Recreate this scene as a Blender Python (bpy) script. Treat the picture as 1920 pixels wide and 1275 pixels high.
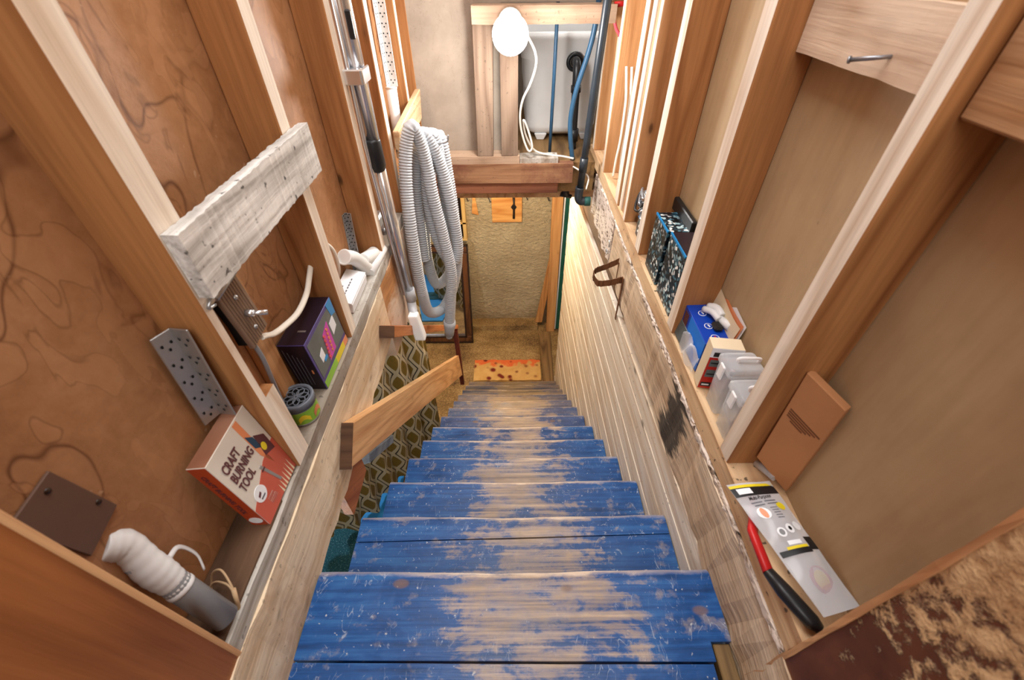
import bpy, bmesh, math, random
from mathutils import Vector, Matrix, noise as mnoise
random.seed(7)
S = bpy.context.scene
for o in list(bpy.data.objects): bpy.data.objects.remove(o)
COL = S.collection

# ------------------------------------------------------------------ camera, light, exposure
F, PITCH, ROLL = 806.0, math.radians(42.25), math.radians(0.5)
fw = Vector((0, math.cos(PITCH), -math.sin(PITCH)))
up0 = Vector((0, math.sin(PITCH), math.cos(PITCH))); rt0 = Vector((1, 0, 0))
rt = rt0*math.cos(ROLL) - up0*math.sin(ROLL); up = up0*math.cos(ROLL) + rt0*math.sin(ROLL)
cd = bpy.data.cameras.new('camera'); cam = bpy.data.objects.new('camera', cd); COL.objects.link(cam)
cd.sensor_width = 36; cd.lens = F/1920*36; cd.clip_start = .02
cam.matrix_world = Matrix(((rt.x, up.x, -fw.x, 0), (rt.y, up.y, -fw.y, 0), (rt.z, up.z, -fw.z, 0), (0, 0, 0, 1)))
S.camera = cam
cd.dof.use_dof = True; cd.dof.focus_distance = 1.75; cd.dof.aperture_fstop = 5.0

W = bpy.data.worlds.new('world'); S.world = W; W.use_nodes = True
W.node_tree.nodes['Background'].inputs[0].default_value = (1, .99, .97, 1)
W.node_tree.nodes['Background'].inputs[1].default_value = .5

def lamp(name, kind, loc, power, color=(1, 1, 1), size=.1, target=None, sizey=None):
    d = bpy.data.lights.new(name, kind); d.energy = power; d.color = color
    if kind == 'AREA':
        d.size = size
        if sizey: d.shape = 'RECTANGLE'; d.size_y = sizey
    else: d.shadow_soft_size = size
    o = bpy.data.objects.new(name, d); COL.objects.link(o); o.location = loc
    if target: o.rotation_euler = (Vector(target)-Vector(loc)).to_track_quat('-Z', 'Y').to_euler()
    return o
lamp('hall_fill', 'AREA', (0, -.9, 1.15), 38, (1, .98, .96), 1.5, (0, .9, -.8), 1.2)  # unseen soft fill added behind the camera
lamp('stair_fill', 'AREA', (0, 1.1, 1.2), 34, (1, 1, 1), .7, (0, 1.1, -1), 1.4)  # unseen overhead fill added to brighten the stud inner faces
BULB_POWER = 24
lamp('basement_lamp', 'POINT', (-.15, 2.95, -1.2), 54, (1, .85, .60), .06)
lamp('basement_side_lamp', 'POINT', (-1.5, 1.3, -1.35), 60, (.9, .95, 1), .08)
lamp('understair_fill', 'POINT', (-.80, .25, -1.7), 16, (1, .97, .92), .08)  # unseen fill added to brighten the curtain
lamp('laundry_fill', 'POINT', (.25, 2.36, .35), 13, (1, .97, .95), .1)  # unseen fill added to brighten the tub front
lamp('laundry_low_fill', 'POINT', (.9, 2.75, -.2), 3, (1, .97, .95), .1)  # second, weaker unseen fill added beside the tub

S.view_settings.view_transform = 'Standard'; S.view_settings.look = 'None'
S.view_settings.gamma = 1; S.view_settings.use_curve_mapping = False
S.view_settings.exposure = -0.12

# ------------------------------------------------------------------ mesh helpers
WORLD = {}
class B:
    def __init__(s): s.v = []; s.f = []; s.m = []; s.s = []
    def _add(s, vs, fs, m=0, sm=False):
        k = len(s.v); s.v += [Vector(q) for q in vs]
        for f in fs: s.f.append([i+k for i in f]); s.m.append(m); s.s.append(sm)
        return s
    def box(s, a, b, m=0):
        (x0, y0, z0), (x1, y1, z1) = a, b
        return s.boxv((x0, y0, z0), (x1-x0, 0, 0), (0, y1-y0, 0), (0, 0, z1-z0), m)
    def boxv(s, o, u, v, w, m=0):
        o, u, v, w = map(Vector, (o, u, v, w))
        if u.cross(v).dot(w) < 0: u, v = v, u
        p = [o, o+u, o+u+v, o+v, o+w, o+u+w, o+u+v+w, o+v+w]
        return s._add(p, [(0, 3, 2, 1), (4, 5, 6, 7), (0, 1, 5, 4), (1, 2, 6, 5), (2, 3, 7, 6), (3, 0, 4, 7)], m)
    def hexa(s, p, m=0):
        return s._add(p, [(0, 3, 2, 1), (4, 5, 6, 7), (0, 1, 5, 4), (1, 2, 6, 5), (2, 3, 7, 6), (3, 0, 4, 7)], m)
    def tube(s, pts, r, n=10, m=0, caps=True, flat=1.0):
        pts = [Vector(p) for p in pts]; N = len(pts)
        rr = r if isinstance(r, (list, tuple)) else [r]*N
        vs, fs = [], []; ref = None
        for i, p in enumerate(pts):
            t = (pts[min(i+1, N-1)]-pts[max(i-1, 0)])
            if t.length < 1e-9: t = Vector((0, 0, 1))
            t.normalize()
            if ref is None: ref = t.orthogonal().normalized()
            ref = (ref - t*ref.dot(t))
            if ref.length < 1e-6: ref = t.orthogonal()
            ref.normalize(); b = t.cross(ref)
            for k in range(n):
                a = 2*math.pi*k/n
                vs.append(p + (ref*math.cos(a)*flat + b*math.sin(a))*rr[i])
        for i in range(N-1):
            for k in range(n):
                a, c = i*n+k, i*n+(k+1) % n
                fs.append((a, c, c+n, a+n))
        s._add(vs, fs, m, True)
        if caps:
            k = len(s.v)-len(vs)
            s.f.append([k+i for i in range(n)][::-1]); s.m.append(m); s.s.append(False)
            s.f.append([k+(N-1)*n+i for i in range(n)]); s.m.append(m); s.s.append(False)
        return s
    def ring(s, c, axis, R, r, n=24, k=8, m=0):
        c = Vector(c); ax = Vector(axis).normalized(); a = ax.orthogonal().normalized(); b = ax.cross(a)
        vs = []; fs = []
        for i in range(n):
            t = 2*math.pi*i/n; d = a*math.cos(t)+b*math.sin(t)
            for j in range(k):
                q = 2*math.pi*j/k
                vs.append(c+d*(R+r*math.cos(q))+ax*r*math.sin(q))
        for i in range(n):
            for j in range(k):
                fs.append((i*k+j, ((i+1) % n)*k+j, ((i+1) % n)*k+(j+1) % k, i*k+(j+1) % k))
        return s._add(vs, fs, m, True)
    def lathe(s, prof, o=(0, 0, 0), axis=(0, 0, 1), n=24, m=0):
        o = Vector(o); ax = Vector(axis).normalized(); a = ax.orthogonal().normalized(); b = ax.cross(a)
        vs, fs = [], []
        for r, h in prof:
            for k in range(n):
                t = 2*math.pi*k/n
                vs.append(o+ax*h+(a*math.cos(t)+b*math.sin(t))*max(r, 1e-5))
        for i in range(len(prof)-1):
            for k in range(n):
                p, q = i*n+k, i*n+(k+1) % n
                fs.append((p, q, q+n, p+n))
        return s._add(vs, fs, m, True)
    def grid(s, fn, nu, nv, m=0, sm=True):
        vs = [fn(i/nu, j/nv) for j in range(nv+1) for i in range(nu+1)]
        fs = [(j*(nu+1)+i, j*(nu+1)+i+1, (j+1)*(nu+1)+i+1, (j+1)*(nu+1)+i) for j in range(nv) for i in range(nu)]
        return s._add(vs, fs, m, sm)
    def poly(s, pts, m=0): return s._add(pts, [tuple(range(len(pts)))], m)
    def plate(s, pts, off, m=0):
        """flat polygon with thickness"""
        n = len(pts); off = Vector(off); pts = [Vector(p) for p in pts]
        fs = [tuple(range(n))[::-1], tuple(range(n, 2*n))] + [(i, (i+1) % n, n+(i+1) % n, n+i) for i in range(n)]
        return s._add(pts+[p+off for p in pts], fs, m)

def obj(name, b, mats, parent=None, bevel=0, seg=1, kind=None, label=None, origin=None, rough=0, sharp=40):
    if not isinstance(mats, (list, tuple)): mats = [mats]
    me = bpy.data.meshes.new(name)
    me.from_pydata([tuple(v) for v in b.v], [], b.f)
    for mm in mats: me.materials.append(mm)
    me.polygons.foreach_set('material_index', b.m)
    me.polygons.foreach_set('use_smooth', b.s)
    bm = bmesh.new(); bm.from_mesh(me)
    if any(not x for x in b.s) and len(b.f) < 4000:
        bmesh.ops.recalc_face_normals(bm, faces=bm.faces)
    if bevel:
        ed = [e for e in bm.edges if len(e.link_faces) == 2 and e.calc_face_angle(0) > .5]
        bmesh.ops.bevel(bm, geom=ed, offset=bevel, segments=seg, affect='EDGES', profile=.6, clamp_overlap=True)
    if rough:
        for v in bm.verts:
            v.co += Vector(mnoise.noise_vector(v.co*22))*rough
    bm.to_mesh(me); bm.free()
    lo = Vector((min(v.co.x for v in me.vertices), min(v.co.y for v in me.vertices), min(v.co.z for v in me.vertices)))
    hi = Vector((max(v.co.x for v in me.vertices), max(v.co.y for v in me.vertices), max(v.co.z for v in me.vertices)))
    og = Vector(origin) if origin is not None else Vector(((lo.x+hi.x)/2, (lo.y+hi.y)/2, lo.z))
    me.transform(Matrix.Translation(-og))
    o = bpy.data.objects.new(name, me); COL.objects.link(o)
    WORLD[o] = og
    if parent is not None:
        o.parent = parent; o.location = og - WORLD[parent]
    else: o.location = og
    if kind: o['kind'] = kind
    if label: o['label'] = label
    return o

def thing(name, label, cat, loc, group=None):
    o = bpy.data.objects.new(name, None); COL.objects.link(o); o.location = loc; WORLD[o] = Vector(loc)
    o['label'] = label; o['category'] = cat; o.empty_display_size = .05
    if group: o['group'] = group
    return o
def tag(o, label, cat, group=None):
    o['label'] = label; o['category'] = cat
    if group: o['group'] = group
    return o

def plank(b, lo, hi, axis, seg=14, jit=.003, m=0):
    """box subdivided along one axis with slightly irregular (hand sawn / worn) edges"""
    lo = Vector(lo); hi = Vector(hi); o = [i for i in range(3) if i != axis]
    vs = []; fs = []
    for i in range(seg+1):
        t = i/seg; c = lo[axis]+(hi[axis]-lo[axis])*t
        for (p, q) in ((0, 0), (1, 0), (1, 1), (0, 1)):
            w = Vector((0, 0, 0)); w[axis] = c
            w[o[0]] = (lo[o[0]], hi[o[0]])[p] + random.uniform(-jit, jit)
            w[o[1]] = (lo[o[1]], hi[o[1]])[q] + random.uniform(-jit, jit)
            vs.append(w)
    for i in range(seg):
        for k in range(4): fs.append((i*4+k, i*4+(k+1) % 4, i*4+4+(k+1) % 4, i*4+4+k))
    fs += [(3, 2, 1, 0), tuple(seg*4+k for k in range(4))]
    return b._add(vs, fs, m)

def smooth_path(pts, n):
    """Catmull-Rom through points -> about n samples"""
    P = [Vector(p) for p in pts]; P = [P[0]*2-P[1]]+P+[P[-1]*2-P[-2]]
    out = []; k = max(2, n//(len(P)-3))
    for i in range(1, len(P)-2):
        for j in range(k):
            t = j/k
            out.append(.5*((2*P[i])+(P[i+1]-P[i-1])*t+(2*P[i-1]-5*P[i]+4*P[i+1]-P[i+2])*t*t+(3*P[i]-P[i-1]-3*P[i+1]+P[i+2])*t**3))
    out.append(P[-2]); return out

# ------------------------------------------------------------------ material helpers
def srgb(r, g, b):
    f = lambda c: (c/255/12.92) if c/255 <= .04045 else ((c/255+.055)/1.055)**2.4
    return (f(r), f(g), f(b), 1)
class N:
    def __init__(s, name):
        s.mat = bpy.data.materials.new(name); s.mat.use_nodes = True; s.t = s.mat.node_tree
        s.b = s.t.nodes['Principled BSDF']; s.out = s.t.nodes['Material Output']
    def n(s, typ, **kw):
        x = s.t.nodes.new(typ)
        for k, v in kw.items(): setattr(x, k, v)
        return x
    def l(s, a, b): s.t.links.new(a, b); return s
    def coords(s, rnd=True):
        tc = s.n('ShaderNodeTexCoord')
        if not rnd: return tc.outputs['Object']
        oi = s.n('ShaderNodeObjectInfo'); vm = s.n('ShaderNodeVectorMath', operation='MULTIPLY_ADD')
        mv = s.n('ShaderNodeCombineXYZ')
        for i, k in enumerate((13.7, 7.3, 19.1)):
            mm = s.n('ShaderNodeMath', operation='MULTIPLY'); s.l(oi.outputs['Random'], mm.inputs[0]); mm.inputs[1].default_value = k
            s.l(mm.outputs[0], mv.inputs[i])
        vm.inputs[1].default_value = (1, 1, 1)
        s.l(tc.outputs['Object'], vm.inputs[0]); s.l(mv.outputs[0], vm.inputs[2]); return vm.outputs[0]
    def map(s, vec, scale):
        m = s.n('ShaderNodeMapping'); m.inputs['Scale'].default_value = scale; s.l(vec, m.inputs[0]); return m.outputs[0]
    def noise(s, vec, scale=1, detail=5, rough=.55, dist=0):
        x = s.n('ShaderNodeTexNoise'); x.inputs['Scale'].default_value = scale; x.inputs['Detail'].default_value = detail
        x.inputs['Roughness'].default_value = rough; x.inputs['Distortion'].default_value = dist; s.l(vec, x.inputs['Vector']); return x.outputs['Fac']
    def ramp(s, fac, stops, interp='LINEAR'):
        r = s.n('ShaderNodeValToRGB'); r.color_ramp.interpolation = interp
        e = r.color_ramp.elements
        while len(e) < len(stops): e.new(.5)
        for i, (p, c) in enumerate(stops):
            e[i].position = p; e[i].color = c if len(c) == 4 else (*c, 1)
        s.l(fac, r.inputs[0]); return r.outputs[0]
    def mix(s, fac, a, b, mode='MIX'):
        x = s.n('ShaderNodeMix', data_type='RGBA', blend_type=mode)
        for i, q in ((0, fac), (6, a), (7, b)):
            if isinstance(q, (int, float)): x.inputs[i].default_value = q
            elif isinstance(q, tuple): x.inputs[i].default_value = q
            else: s.l(q, x.inputs[i])
        return x.outputs[2]
    def math(s, op, a, b=None, c=None, clamp=False):
        x = s.n('ShaderNodeMath', operation=op); x.use_clamp = clamp
        for i, q in enumerate((a, b, c)):
            if q is None: continue
            if isinstance(q, (int, float)): x.inputs[i].default_value = q
            else: s.l(q, x.inputs[i])
        return x.outputs[0]
    def sep(s, vec):
        x = s.n('ShaderNodeSeparateXYZ'); s.l(vec, x.inputs[0]); return x.outputs
    def bump(s, h, strength=.3, dist=.01):
        x = s.n('ShaderNodeBump'); x.inputs['Strength'].default_value = strength; x.inputs['Distance'].default_value = dist
        s.l(h, x.inputs['Height']); s.l(x.outputs[0], s.b.inputs['Normal']); return s
    def done(s, col, rough=.6, metal=0, spec=.3):
        if isinstance(col, tuple): s.b.inputs['Base Color'].default_value = col
        else: s.l(col, s.b.inputs['Base Color'])
        if isinstance(rough, (int, float)): s.b.inputs['Roughness'].default_value = rough
        else: s.l(rough, s.b.inputs['Roughness'])
        s.b.inputs['Metallic'].default_value = metal; s.b.inputs['Specular IOR Level'].default_value = spec
        return s.mat

def plain(name, rgb, rough=.5, metal=0, spec=.4, var=.12, bump=0):
    m = N(name); v = m.coords()
    f = m.noise(v, 9, 5, .6)
    c = srgb(*rgb); d = tuple(x*(1-var*2) for x in c[:3])+(1,)
    col = m.ramp(f, [(.3, d), (.6, c)])
    if bump: m.bump(m.noise(v, 160, 3), bump, .002)
    return m.done(col, rough, metal, spec)

GAX = {0: (1, 13, 13), 1: (13, 1, 13), 2: (13, 13, 1)}
def wood(name, light, dark, axis=2, knots=.6, rough=.62, scale=1.0, bump=.25, stain=None, stain_amt=.0, fine=.32, speck=0, rot=0):
    m = N(name); v = m.coords()
    if rot:
        mp_ = m.n('ShaderNodeMapping'); mp_.inputs['Rotation'].default_value = (math.radians(rot), 0, 0); m.l(v, mp_.inputs[0]); v = mp_.outputs[0]
    sc = [scale*k for k in GAX[axis]]
    g = m.noise(m.map(v, tuple(1.6*k for k in sc)), 1, 6, .6, .7)
    low = m.noise(m.map(v, tuple((.55 if k == 1 else 5.0)*scale for k in GAX[axis])), 1, 2.5, .45, .35)
    rg = m.math('PINGPONG', m.math('MULTIPLY', low, 17), 1)
    rg = m.math('POWER', rg, 1.6)
    fsc = [110*scale]*3; fsc[axis] = 4*scale
    fi = m.noise(m.map(v, tuple(fsc)), 1, 3, .6)
    a = m.math('ADD', m.math('MULTIPLY', g, .66), m.math('MULTIPLY', m.math('SUBTRACT', 1, rg), .33))
    col = m.ramp(a, [(.24, srgb(*dark)), (.46, tuple((p+q)/2 for p, q in zip(srgb(*dark), srgb(*light)))), (.66, srgb(*light))])
    col = m.mix(fine, col, m.ramp(fi, [(.3, (.45, .42, .4, 1)), (.62, (1, 1, 1, 1))]), 'MULTIPLY')
    if knots:
        ks = [10*scale]*3; ks[axis] = 4.2*scale
        vo = m.n('ShaderNodeTexVoronoi'); vo.inputs['Scale'].default_value = 1; m.l(m.map(v, tuple(ks)), vo.inputs['Vector'])
        kk = m.ramp(vo.outputs['Distance'], [(.0, (1, 1, 1, 1)), (.055, (.75, .75, .75, 1)), (.085, (.25, .25, .25, 1)), (.16, (0, 0, 0, 1))])
        col = m.mix(m.math('MULTIPLY', kk, knots), col, tuple(x*.22 for x in srgb(*dark)[:3])+(1,))
    if stain:
        st = m.noise(m.map(v, (3, 3, 3)), 1.3, 7, .68, .4)
        sf = m.ramp(st, [(.5-stain_amt*.25, (0, 0, 0, 1)), (.64-stain_amt*.25, (1, 1, 1, 1))])
        col = m.mix(m.math('MULTIPLY', sf, min(1, .5+stain_amt*.5)), col, srgb(*stain))
    if speck:
        sp = m.noise(m.map(v, (60, 60, 60)), 1, 2)
        col = m.mix(m.math('MULTIPLY', m.ramp(sp, [(.66, (0, 0, 0, 1)), (.71, (1, 1, 1, 1))]), speck), col, (.02, .015, .012, 1))
    m.bump(m.math('ADD', fi, m.math('MULTIPLY', g, .6)), bump, .004)
    return m.done(col, rough)

def glassy(name, tint=(.92, .95, .98), op=.3, rough=.12):
    m = N(name); m.b.inputs['Base Color'].default_value = (*tint, 1); m.b.inputs['Roughness'].default_value = rough
    tr = m.n('ShaderNodeBsdfTransparent'); mx = m.n('ShaderNodeMixShader')
    lw = m.n('ShaderNodeLayerWeight'); lw.inputs[0].default_value = .35
    f = m.math('ADD', m.math('MULTIPLY', lw.outputs['Facing'], .45), op, clamp=True)
    m.l(f, mx.inputs[0]); m.l(tr.outputs[0], mx.inputs[1]); m.l(m.b.outputs[0], mx.inputs[2]); m.l(mx.outputs[0], m.out.inputs[0])
    return m.mat

# ------------------------------------------------------------------ materials
M = {}
M['stud'] = wood('stud_wood', (178, 124, 76), (138, 86, 46), 2, 1.0, .6, fine=.42)
M['stud2'] = wood('stud_wood_pale', (198, 150, 104), (160, 110, 66), 2, 1.0, .6, fine=.42)
M['face'] = wood('weathered_lit_face', (240, 228, 212), (206, 180, 154), 2, .5, .7, fine=.3)  # weathered wood, paled further to paint bulb light on stud inner faces
M['stud_y'] = wood('stud_wood_level', (206, 166, 126), (164, 118, 78), 1, .6, .65)
M['blockw'] = wood('pale_block', (226, 204, 180), (188, 156, 128), 1, .6, .7)  # paler than the level stud wood, to carry bulb light on the block
M['jamb'] = wood('jamb_wood', (160, 100, 54), (128, 74, 36), 2, .3, .5, fine=.3)
M['litedge'] = wood('lit_edge', (214, 168, 122), (170, 112, 70), 2, .2, .7)  # pale jamb corner, bulb light put into the colour
M['plate'] = wood('plate_wood', (222, 190, 150), (180, 136, 96), 1, .7, .65, speck=.8)
M['dust'] = wood('dusty_plate', (196, 192, 184), (150, 138, 122), 1, .3, .8, stain=(120, 100, 80), stain_amt=.2, fine=.5, speck=.5)
M['rim_l'] = wood('rim_board_left', (240, 222, 194), (206, 176, 140), 1, .8, .75, stain=(186, 146, 104), stain_amt=0, fine=.35, speck=.35)
M['rim_brown'] = wood('rim_board_brown', (186, 132, 82), (140, 88, 48), 1, .8, .7, stain=(214, 200, 184), stain_amt=.35, fine=.5)
M['grey'] = wood('grey_board', (232, 230, 226), (178, 174, 168), 1, .5, .85, fine=.7, speck=.8)
M['header'] = wood('header_wood', (158, 116, 84), (110, 70, 46), 0, .7, .65, stain=(96, 44, 40), stain_amt=.15, speck=.4)
M['header_low'] = wood('header_low', (146, 92, 66), (92, 50, 34), 0, .8, .65, speck=.5)
M['pale_x'] = wood('pale_post_cross', (176, 148, 124), (148, 118, 94), 0, .5, .7, speck=.3)
M['pale_z'] = wood('pale_post', (138, 116, 98), (108, 86, 70), 2, .7, .75, speck=.4)
M['rail'] = wood('rail_wood', (224, 178, 126), (188, 134, 84), 1, .3, .55, rot=41)
M['post_red'] = wood('red_post', (110, 48, 34), (66, 22, 16), 2, .2, .5)
M['cross'] = wood('cross_rail', (200, 128, 74), (146, 80, 38), 1, .6, .6, speck=.3, rot=41)
M['endgrain'] = wood('end_grain', (92, 64, 44), (56, 36, 24), 0, 0, .8)
M['ply'] = wood('plywood', (222, 166, 96), (190, 122, 58), 0, 0, .55, fine=.25)
M['lumber'] = wood('lumber', (208, 152, 92), (176, 116, 62), 2, .6, .6)
M['floorboard'] = wood('floor_board', (140, 108, 68), (88, 64, 38), 1, .6, .7)
M['plank'] = wood('pine_plank', (242, 232, 216), (218, 196, 168), 1, 1.0, .55, fine=.3, speck=.35)
M['block_t'] = wood('treated_strip', (122, 96, 60), (84, 62, 36), 1, .2, .6)
M['darkwood'] = wood('dark_wood', (104, 78, 58), (66, 46, 32), 1, .2, .8)
M['stringer'] = wood('stringer', (120, 90, 62), (80, 56, 36), 1, .3, .7)

# worn right rim board with black tar paint
m = N('rim_board_right'); v = m.coords(False)
g = m.noise(m.map(v, (14, 1.5, 14)), 1, 6, .6, .6)
fi = m.noise(m.map(v, (110, 5, 110)), 1, 3, .6)
col = m.ramp(g, [(.28, srgb(176, 144, 112)), (.5, srgb(216, 192, 164)), (.72, srgb(236, 218, 194))])
col = m.mix(.55, col, m.ramp(fi, [(.3, (.4, .38, .36, 1)), (.62, (1, 1, 1, 1))]), 'MULTIPLY')
st = m.noise(m.map(v, (9, 2.2, 9)), 1, 6, .65, .5)
y = m.sep(v)[1]
zone = m.math('SUBTRACT', 1, m.math('MULTIPLY', m.math('ABSOLUTE', m.math('ADD', y, .50)), 3.6), clamp=True)
tar = m.ramp(m.math('ADD', m.math('MULTIPLY', st, .75), m.math('MULTIPLY', zone, .36)), [(.60, (0, 0, 0, 1)), (.64, (1, 1, 1, 1))])
col = m.mix(m.math('MULTIPLY', tar, .92), col, srgb(44, 42, 40))
m.bump(m.math('ADD', fi, m.math('MULTIPLY', st, .8)), .5, .006)
M['rim_r'] = m.done(col, .75)
# paint-flecked far piece of the right rim
m = N('rim_flecked'); v = m.coords()
g = m.noise(m.map(v, (70, 20, 70)), 1, 5, .75, .8)
col = m.ramp(g, [(.36, srgb(52, 46, 44)), (.43, srgb(160, 138, 118)), (.50, srgb(222, 208, 196))])
m.bump(g, .6, .008); M['rim_fleck'] = m.done(col, .8)

# blue worn tread paint
m = N('tread_paint'); v0 = m.coords(False); v = m.coords()
X, Y, Z = m.sep(v0)
grain = m.noise(m.map(v, (1.6, 26, 26)), 1, 6, .62, .9)
fine = m.noise(m.map(v, (5, 170, 170)), 1, 3, .6)
patch = m.noise(m.map(v, (5, 9, 9)), 1.3, 8, .7, .3)
spot = m.noise(m.map(v, (24, 30, 30)), 1, 4, .6)
gx = m.math('SUBTRACT', 1, m.math('MULTIPLY', m.math('POWER', m.math('ABSOLUTE', m.math('SUBTRACT', X, .03)), 1.6), 7.5), clamp=True)
oi = m.n('ShaderNodeObjectInfo'); cc = m.n('ShaderNodeSeparateColor'); m.l(oi.outputs['Color'], cc.inputs[0])
dirt, ext = cc.outputs[0], cc.outputs[1]
mid = m.noise(m.map(v, (9, 16, 16)), 1, 5, .65, .4)
streak = m.noise(m.map(v, (2.2, 75, 75)), 1, 4, .65, .25)
w = m.math('ADD', m.math('MULTIPLY', gx, .30), m.math('MULTIPLY', patch, .95))
w = m.math('ADD', w, m.math('MULTIPLY', streak, .50)); w = m.math('ADD', w, m.math('MULTIPLY', ext, .26)); w = m.math('ADD', w, m.math('MULTIPLY', mid, .42))
worn = m.ramp(w, [(.92, (0, 0, 0, 1)), (1.0, (.75, .75, .75, 1)), (1.0, (1, 1, 1, 1))])
w2 = m.math('SUBTRACT', w, .47); worn = m.ramp(w2, [(.70, (0, 0, 0, 1)), (.78, (.65, .65, .65, 1)), (.92, (1, 1, 1, 1))])
nose = m.ramp(m.math('ADD', m.math('MULTIPLY_ADD', Y, 48, .75), m.math('MULTIPLY', m.math('SUBTRACT', mid, .5), 1.6)), [(0, (0, 0, 0, 1)), (.4, (1, 1, 1, 1))])
nose = m.math('MULTIPLY', nose, m.math('ADD', m.math('MULTIPLY', gx, .6), .3), clamp=True)
blue = m.ramp(m.math('ADD', m.math('MULTIPLY', patch, .5), m.math('MULTIPLY', streak, .5)), [(.34, srgb(6, 46, 90)), (.5, srgb(12, 70, 132)), (.68, srgb(48, 106, 164))])
scuff = m.ramp(m.math('ADD', m.math('MULTIPLY', spot, .55), m.math('MULTIPLY', mid, .5)), [(.58, (0, 0, 0, 1)), (.66, (1, 1, 1, 1))])
blue = m.mix(m.math('MULTIPLY', scuff, .6), blue, srgb(138, 128, 126))
sc1 = m.noise(m.map(v, (26, 9, 9)), 1, 2, .5, 2.5)
scr = m.ramp(m.math('ABSOLUTE', m.math('SUBTRACT', sc1, .5)), [(0, (1, 1, 1, 1)), (.012, (0, 0, 0, 1))])
scm = m.ramp(spot, [(.5, (0, 0, 0, 1)), (.58, (1, 1, 1, 1))])
blue = m.mix(m.math('MULTIPLY', m.math('MULTIPLY', scr, scm), .5), blue, srgb(190, 200, 210))
dot = m.noise(m.map(v, (95, 95, 95)), 1, 2)
blue = m.mix(m.ramp(dot, [(.70, (0, 0, 0, 1)), (.74, (.7, .7, .7, 1))]), blue, srgb(196, 196, 196))
bare = m.ramp(m.math('ADD', m.math('MULTIPLY', grain, .45), m.math('MULTIPLY', streak, .55)), [(.32, srgb(96, 84, 80)), (.46, srgb(150, 130, 114)), (.64, srgb(192, 168, 142))])
bare = m.mix(m.ramp(mid, [(.52, (0, 0, 0, 1)), (.72, (.55, .55, .55, 1))]), bare, srgb(116, 104, 98))
vk = m.n('ShaderNodeTexVoronoi'); vk.inputs['Scale'].default_value = 1; m.l(m.map(v, (5, 9, 9)), vk.inputs['Vector'])
kn = m.ramp(vk.outputs['Distance'], [(0, (1, 1, 1, 1)), (.07, (.8, .8, .8, 1)), (.10, (0, 0, 0, 1))])
col = m.mix(worn, blue, bare)
col = m.mix(m.math('MULTIPLY', kn, .8), col, srgb(112, 84, 66))
col = m.mix(m.math('MULTIPLY', dirt, m.ramp(patch, [(.25, (.45, .45, .45, 1)), (.7, (1, 1, 1, 1))])), col, m.ramp(grain, [(.35, srgb(52, 50, 44)), (.6, srgb(140, 116, 78))]))
col = m.mix(nose, col, srgb(226, 206, 186))
m.bump(m.math('ADD', m.math('MULTIPLY', streak, 1.0), m.math('MULTIPLY', mid, .5)), .45, .004)
M['tread'] = m.done(col, m.ramp(patch, [(.3, (.3, .3, .3, 1)), (.7, (.55, .55, .55, 1))]), spec=.4)

# stained hardboard panels, left
m = N('stained_hardboard'); v = m.coords(False)
big = m.noise(m.map(v, (1, 7, 5)), 1, 2, .45, .3)
big2 = m.noise(m.map(v, (1, 17, 9)), 1, 2, .4, 1.2)
mot = m.noise(m.map(v, (1, 40, 40)), 1, 6, .65)
lg = m.noise(m.map(v, (1, 3, 2)), 1, 4, .6)
base = m.ramp(m.math('ADD', m.math('MULTIPLY', mot, .4), m.math('MULTIPLY', lg, .6)), [(.3, srgb(134, 92, 58)), (.5, srgb(164, 118, 80)), (.7, srgb(186, 140, 102))])
def contour(f, lev, wd):
    d = m.math('ABSOLUTE', m.math('SUBTRACT', f, lev)); return m.ramp(d, [(0, (1, 1, 1, 1)), (wd, (0, 0, 0, 1))])
base = m.mix(m.ramp(big, [(.56, (0, 0, 0, 1)), (.565, (.3, .3, .3, 1))]), base, srgb(186, 140, 102))
msk = m.ramp(m.noise(m.map(v, (1, 2.6, 2.6)), 1, 3, .5), [(.46, (0, 0, 0, 1)), (.6, (1, 1, 1, 1))])
base = m.mix(m.math('MULTIPLY', m.math('MULTIPLY', contour(big, .56, .016), m.math('ADD', msk, .25)), .6), base, srgb(86, 48, 24))
base = m.mix(m.math('MULTIPLY', m.ramp(big2, [(.55, (0, 0, 0, 1)), (.56, (.4, .4, .4, 1))]), .9), base, srgb(186, 138, 98))
base = m.mix(m.math('MULTIPLY', m.math('MULTIPLY', contour(big2, .555, .02), msk), .45), base, srgb(92, 54, 28))
fl = m.noise(m.map(v, (30, 30, 30)), 1, 2); base = m.mix(m.ramp(fl, [(.73, (0, 0, 0, 1)), (.76, (.8, .8, .8, 1))]), base, srgb(196, 160, 128))
m.bump(m.math('ADD', mot, m.math('MULTIPLY', big, 2)), .25, .004)
M['hardboard'] = m.done(base, .55)
# drywall back, right
m = N('drywall_back'); v = m.coords(False)
f = m.noise(m.map(v, (4, 4, 4)), 1, 6, .6); sm = m.noise(m.map(v, (60, 60, 8)), 1, 3)
col = m.ramp(m.math('ADD', m.math('MULTIPLY', f, .7), m.math('MULTIPLY', sm, .3)), [(.3, srgb(166, 140, 106)), (.6, srgb(188, 162, 126))])
sp = m.noise(m.map(v, (26, 26, 26)), 1, 2); col = m.mix(m.math('MULTIPLY', m.ramp(sp, [(.74, (0, 0, 0, 1)), (.78, (1, 1, 1, 1))]), .4), col, srgb(120, 92, 66))
m.bump(sm, .1, .002); M['drywall'] = m.done(col, .75)
m = N('grey_drywall'); v = m.coords(False)
f = m.noise(m.map(v, (5, 5, 5)), 1, 7, .65); cr = m.noise(m.map(v, (14, 14, 5)), 1, 4, .6, 1.5)
col = m.ramp(f, [(.3, srgb(138, 124, 110)), (.65, srgb(166, 150, 134))])
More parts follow.
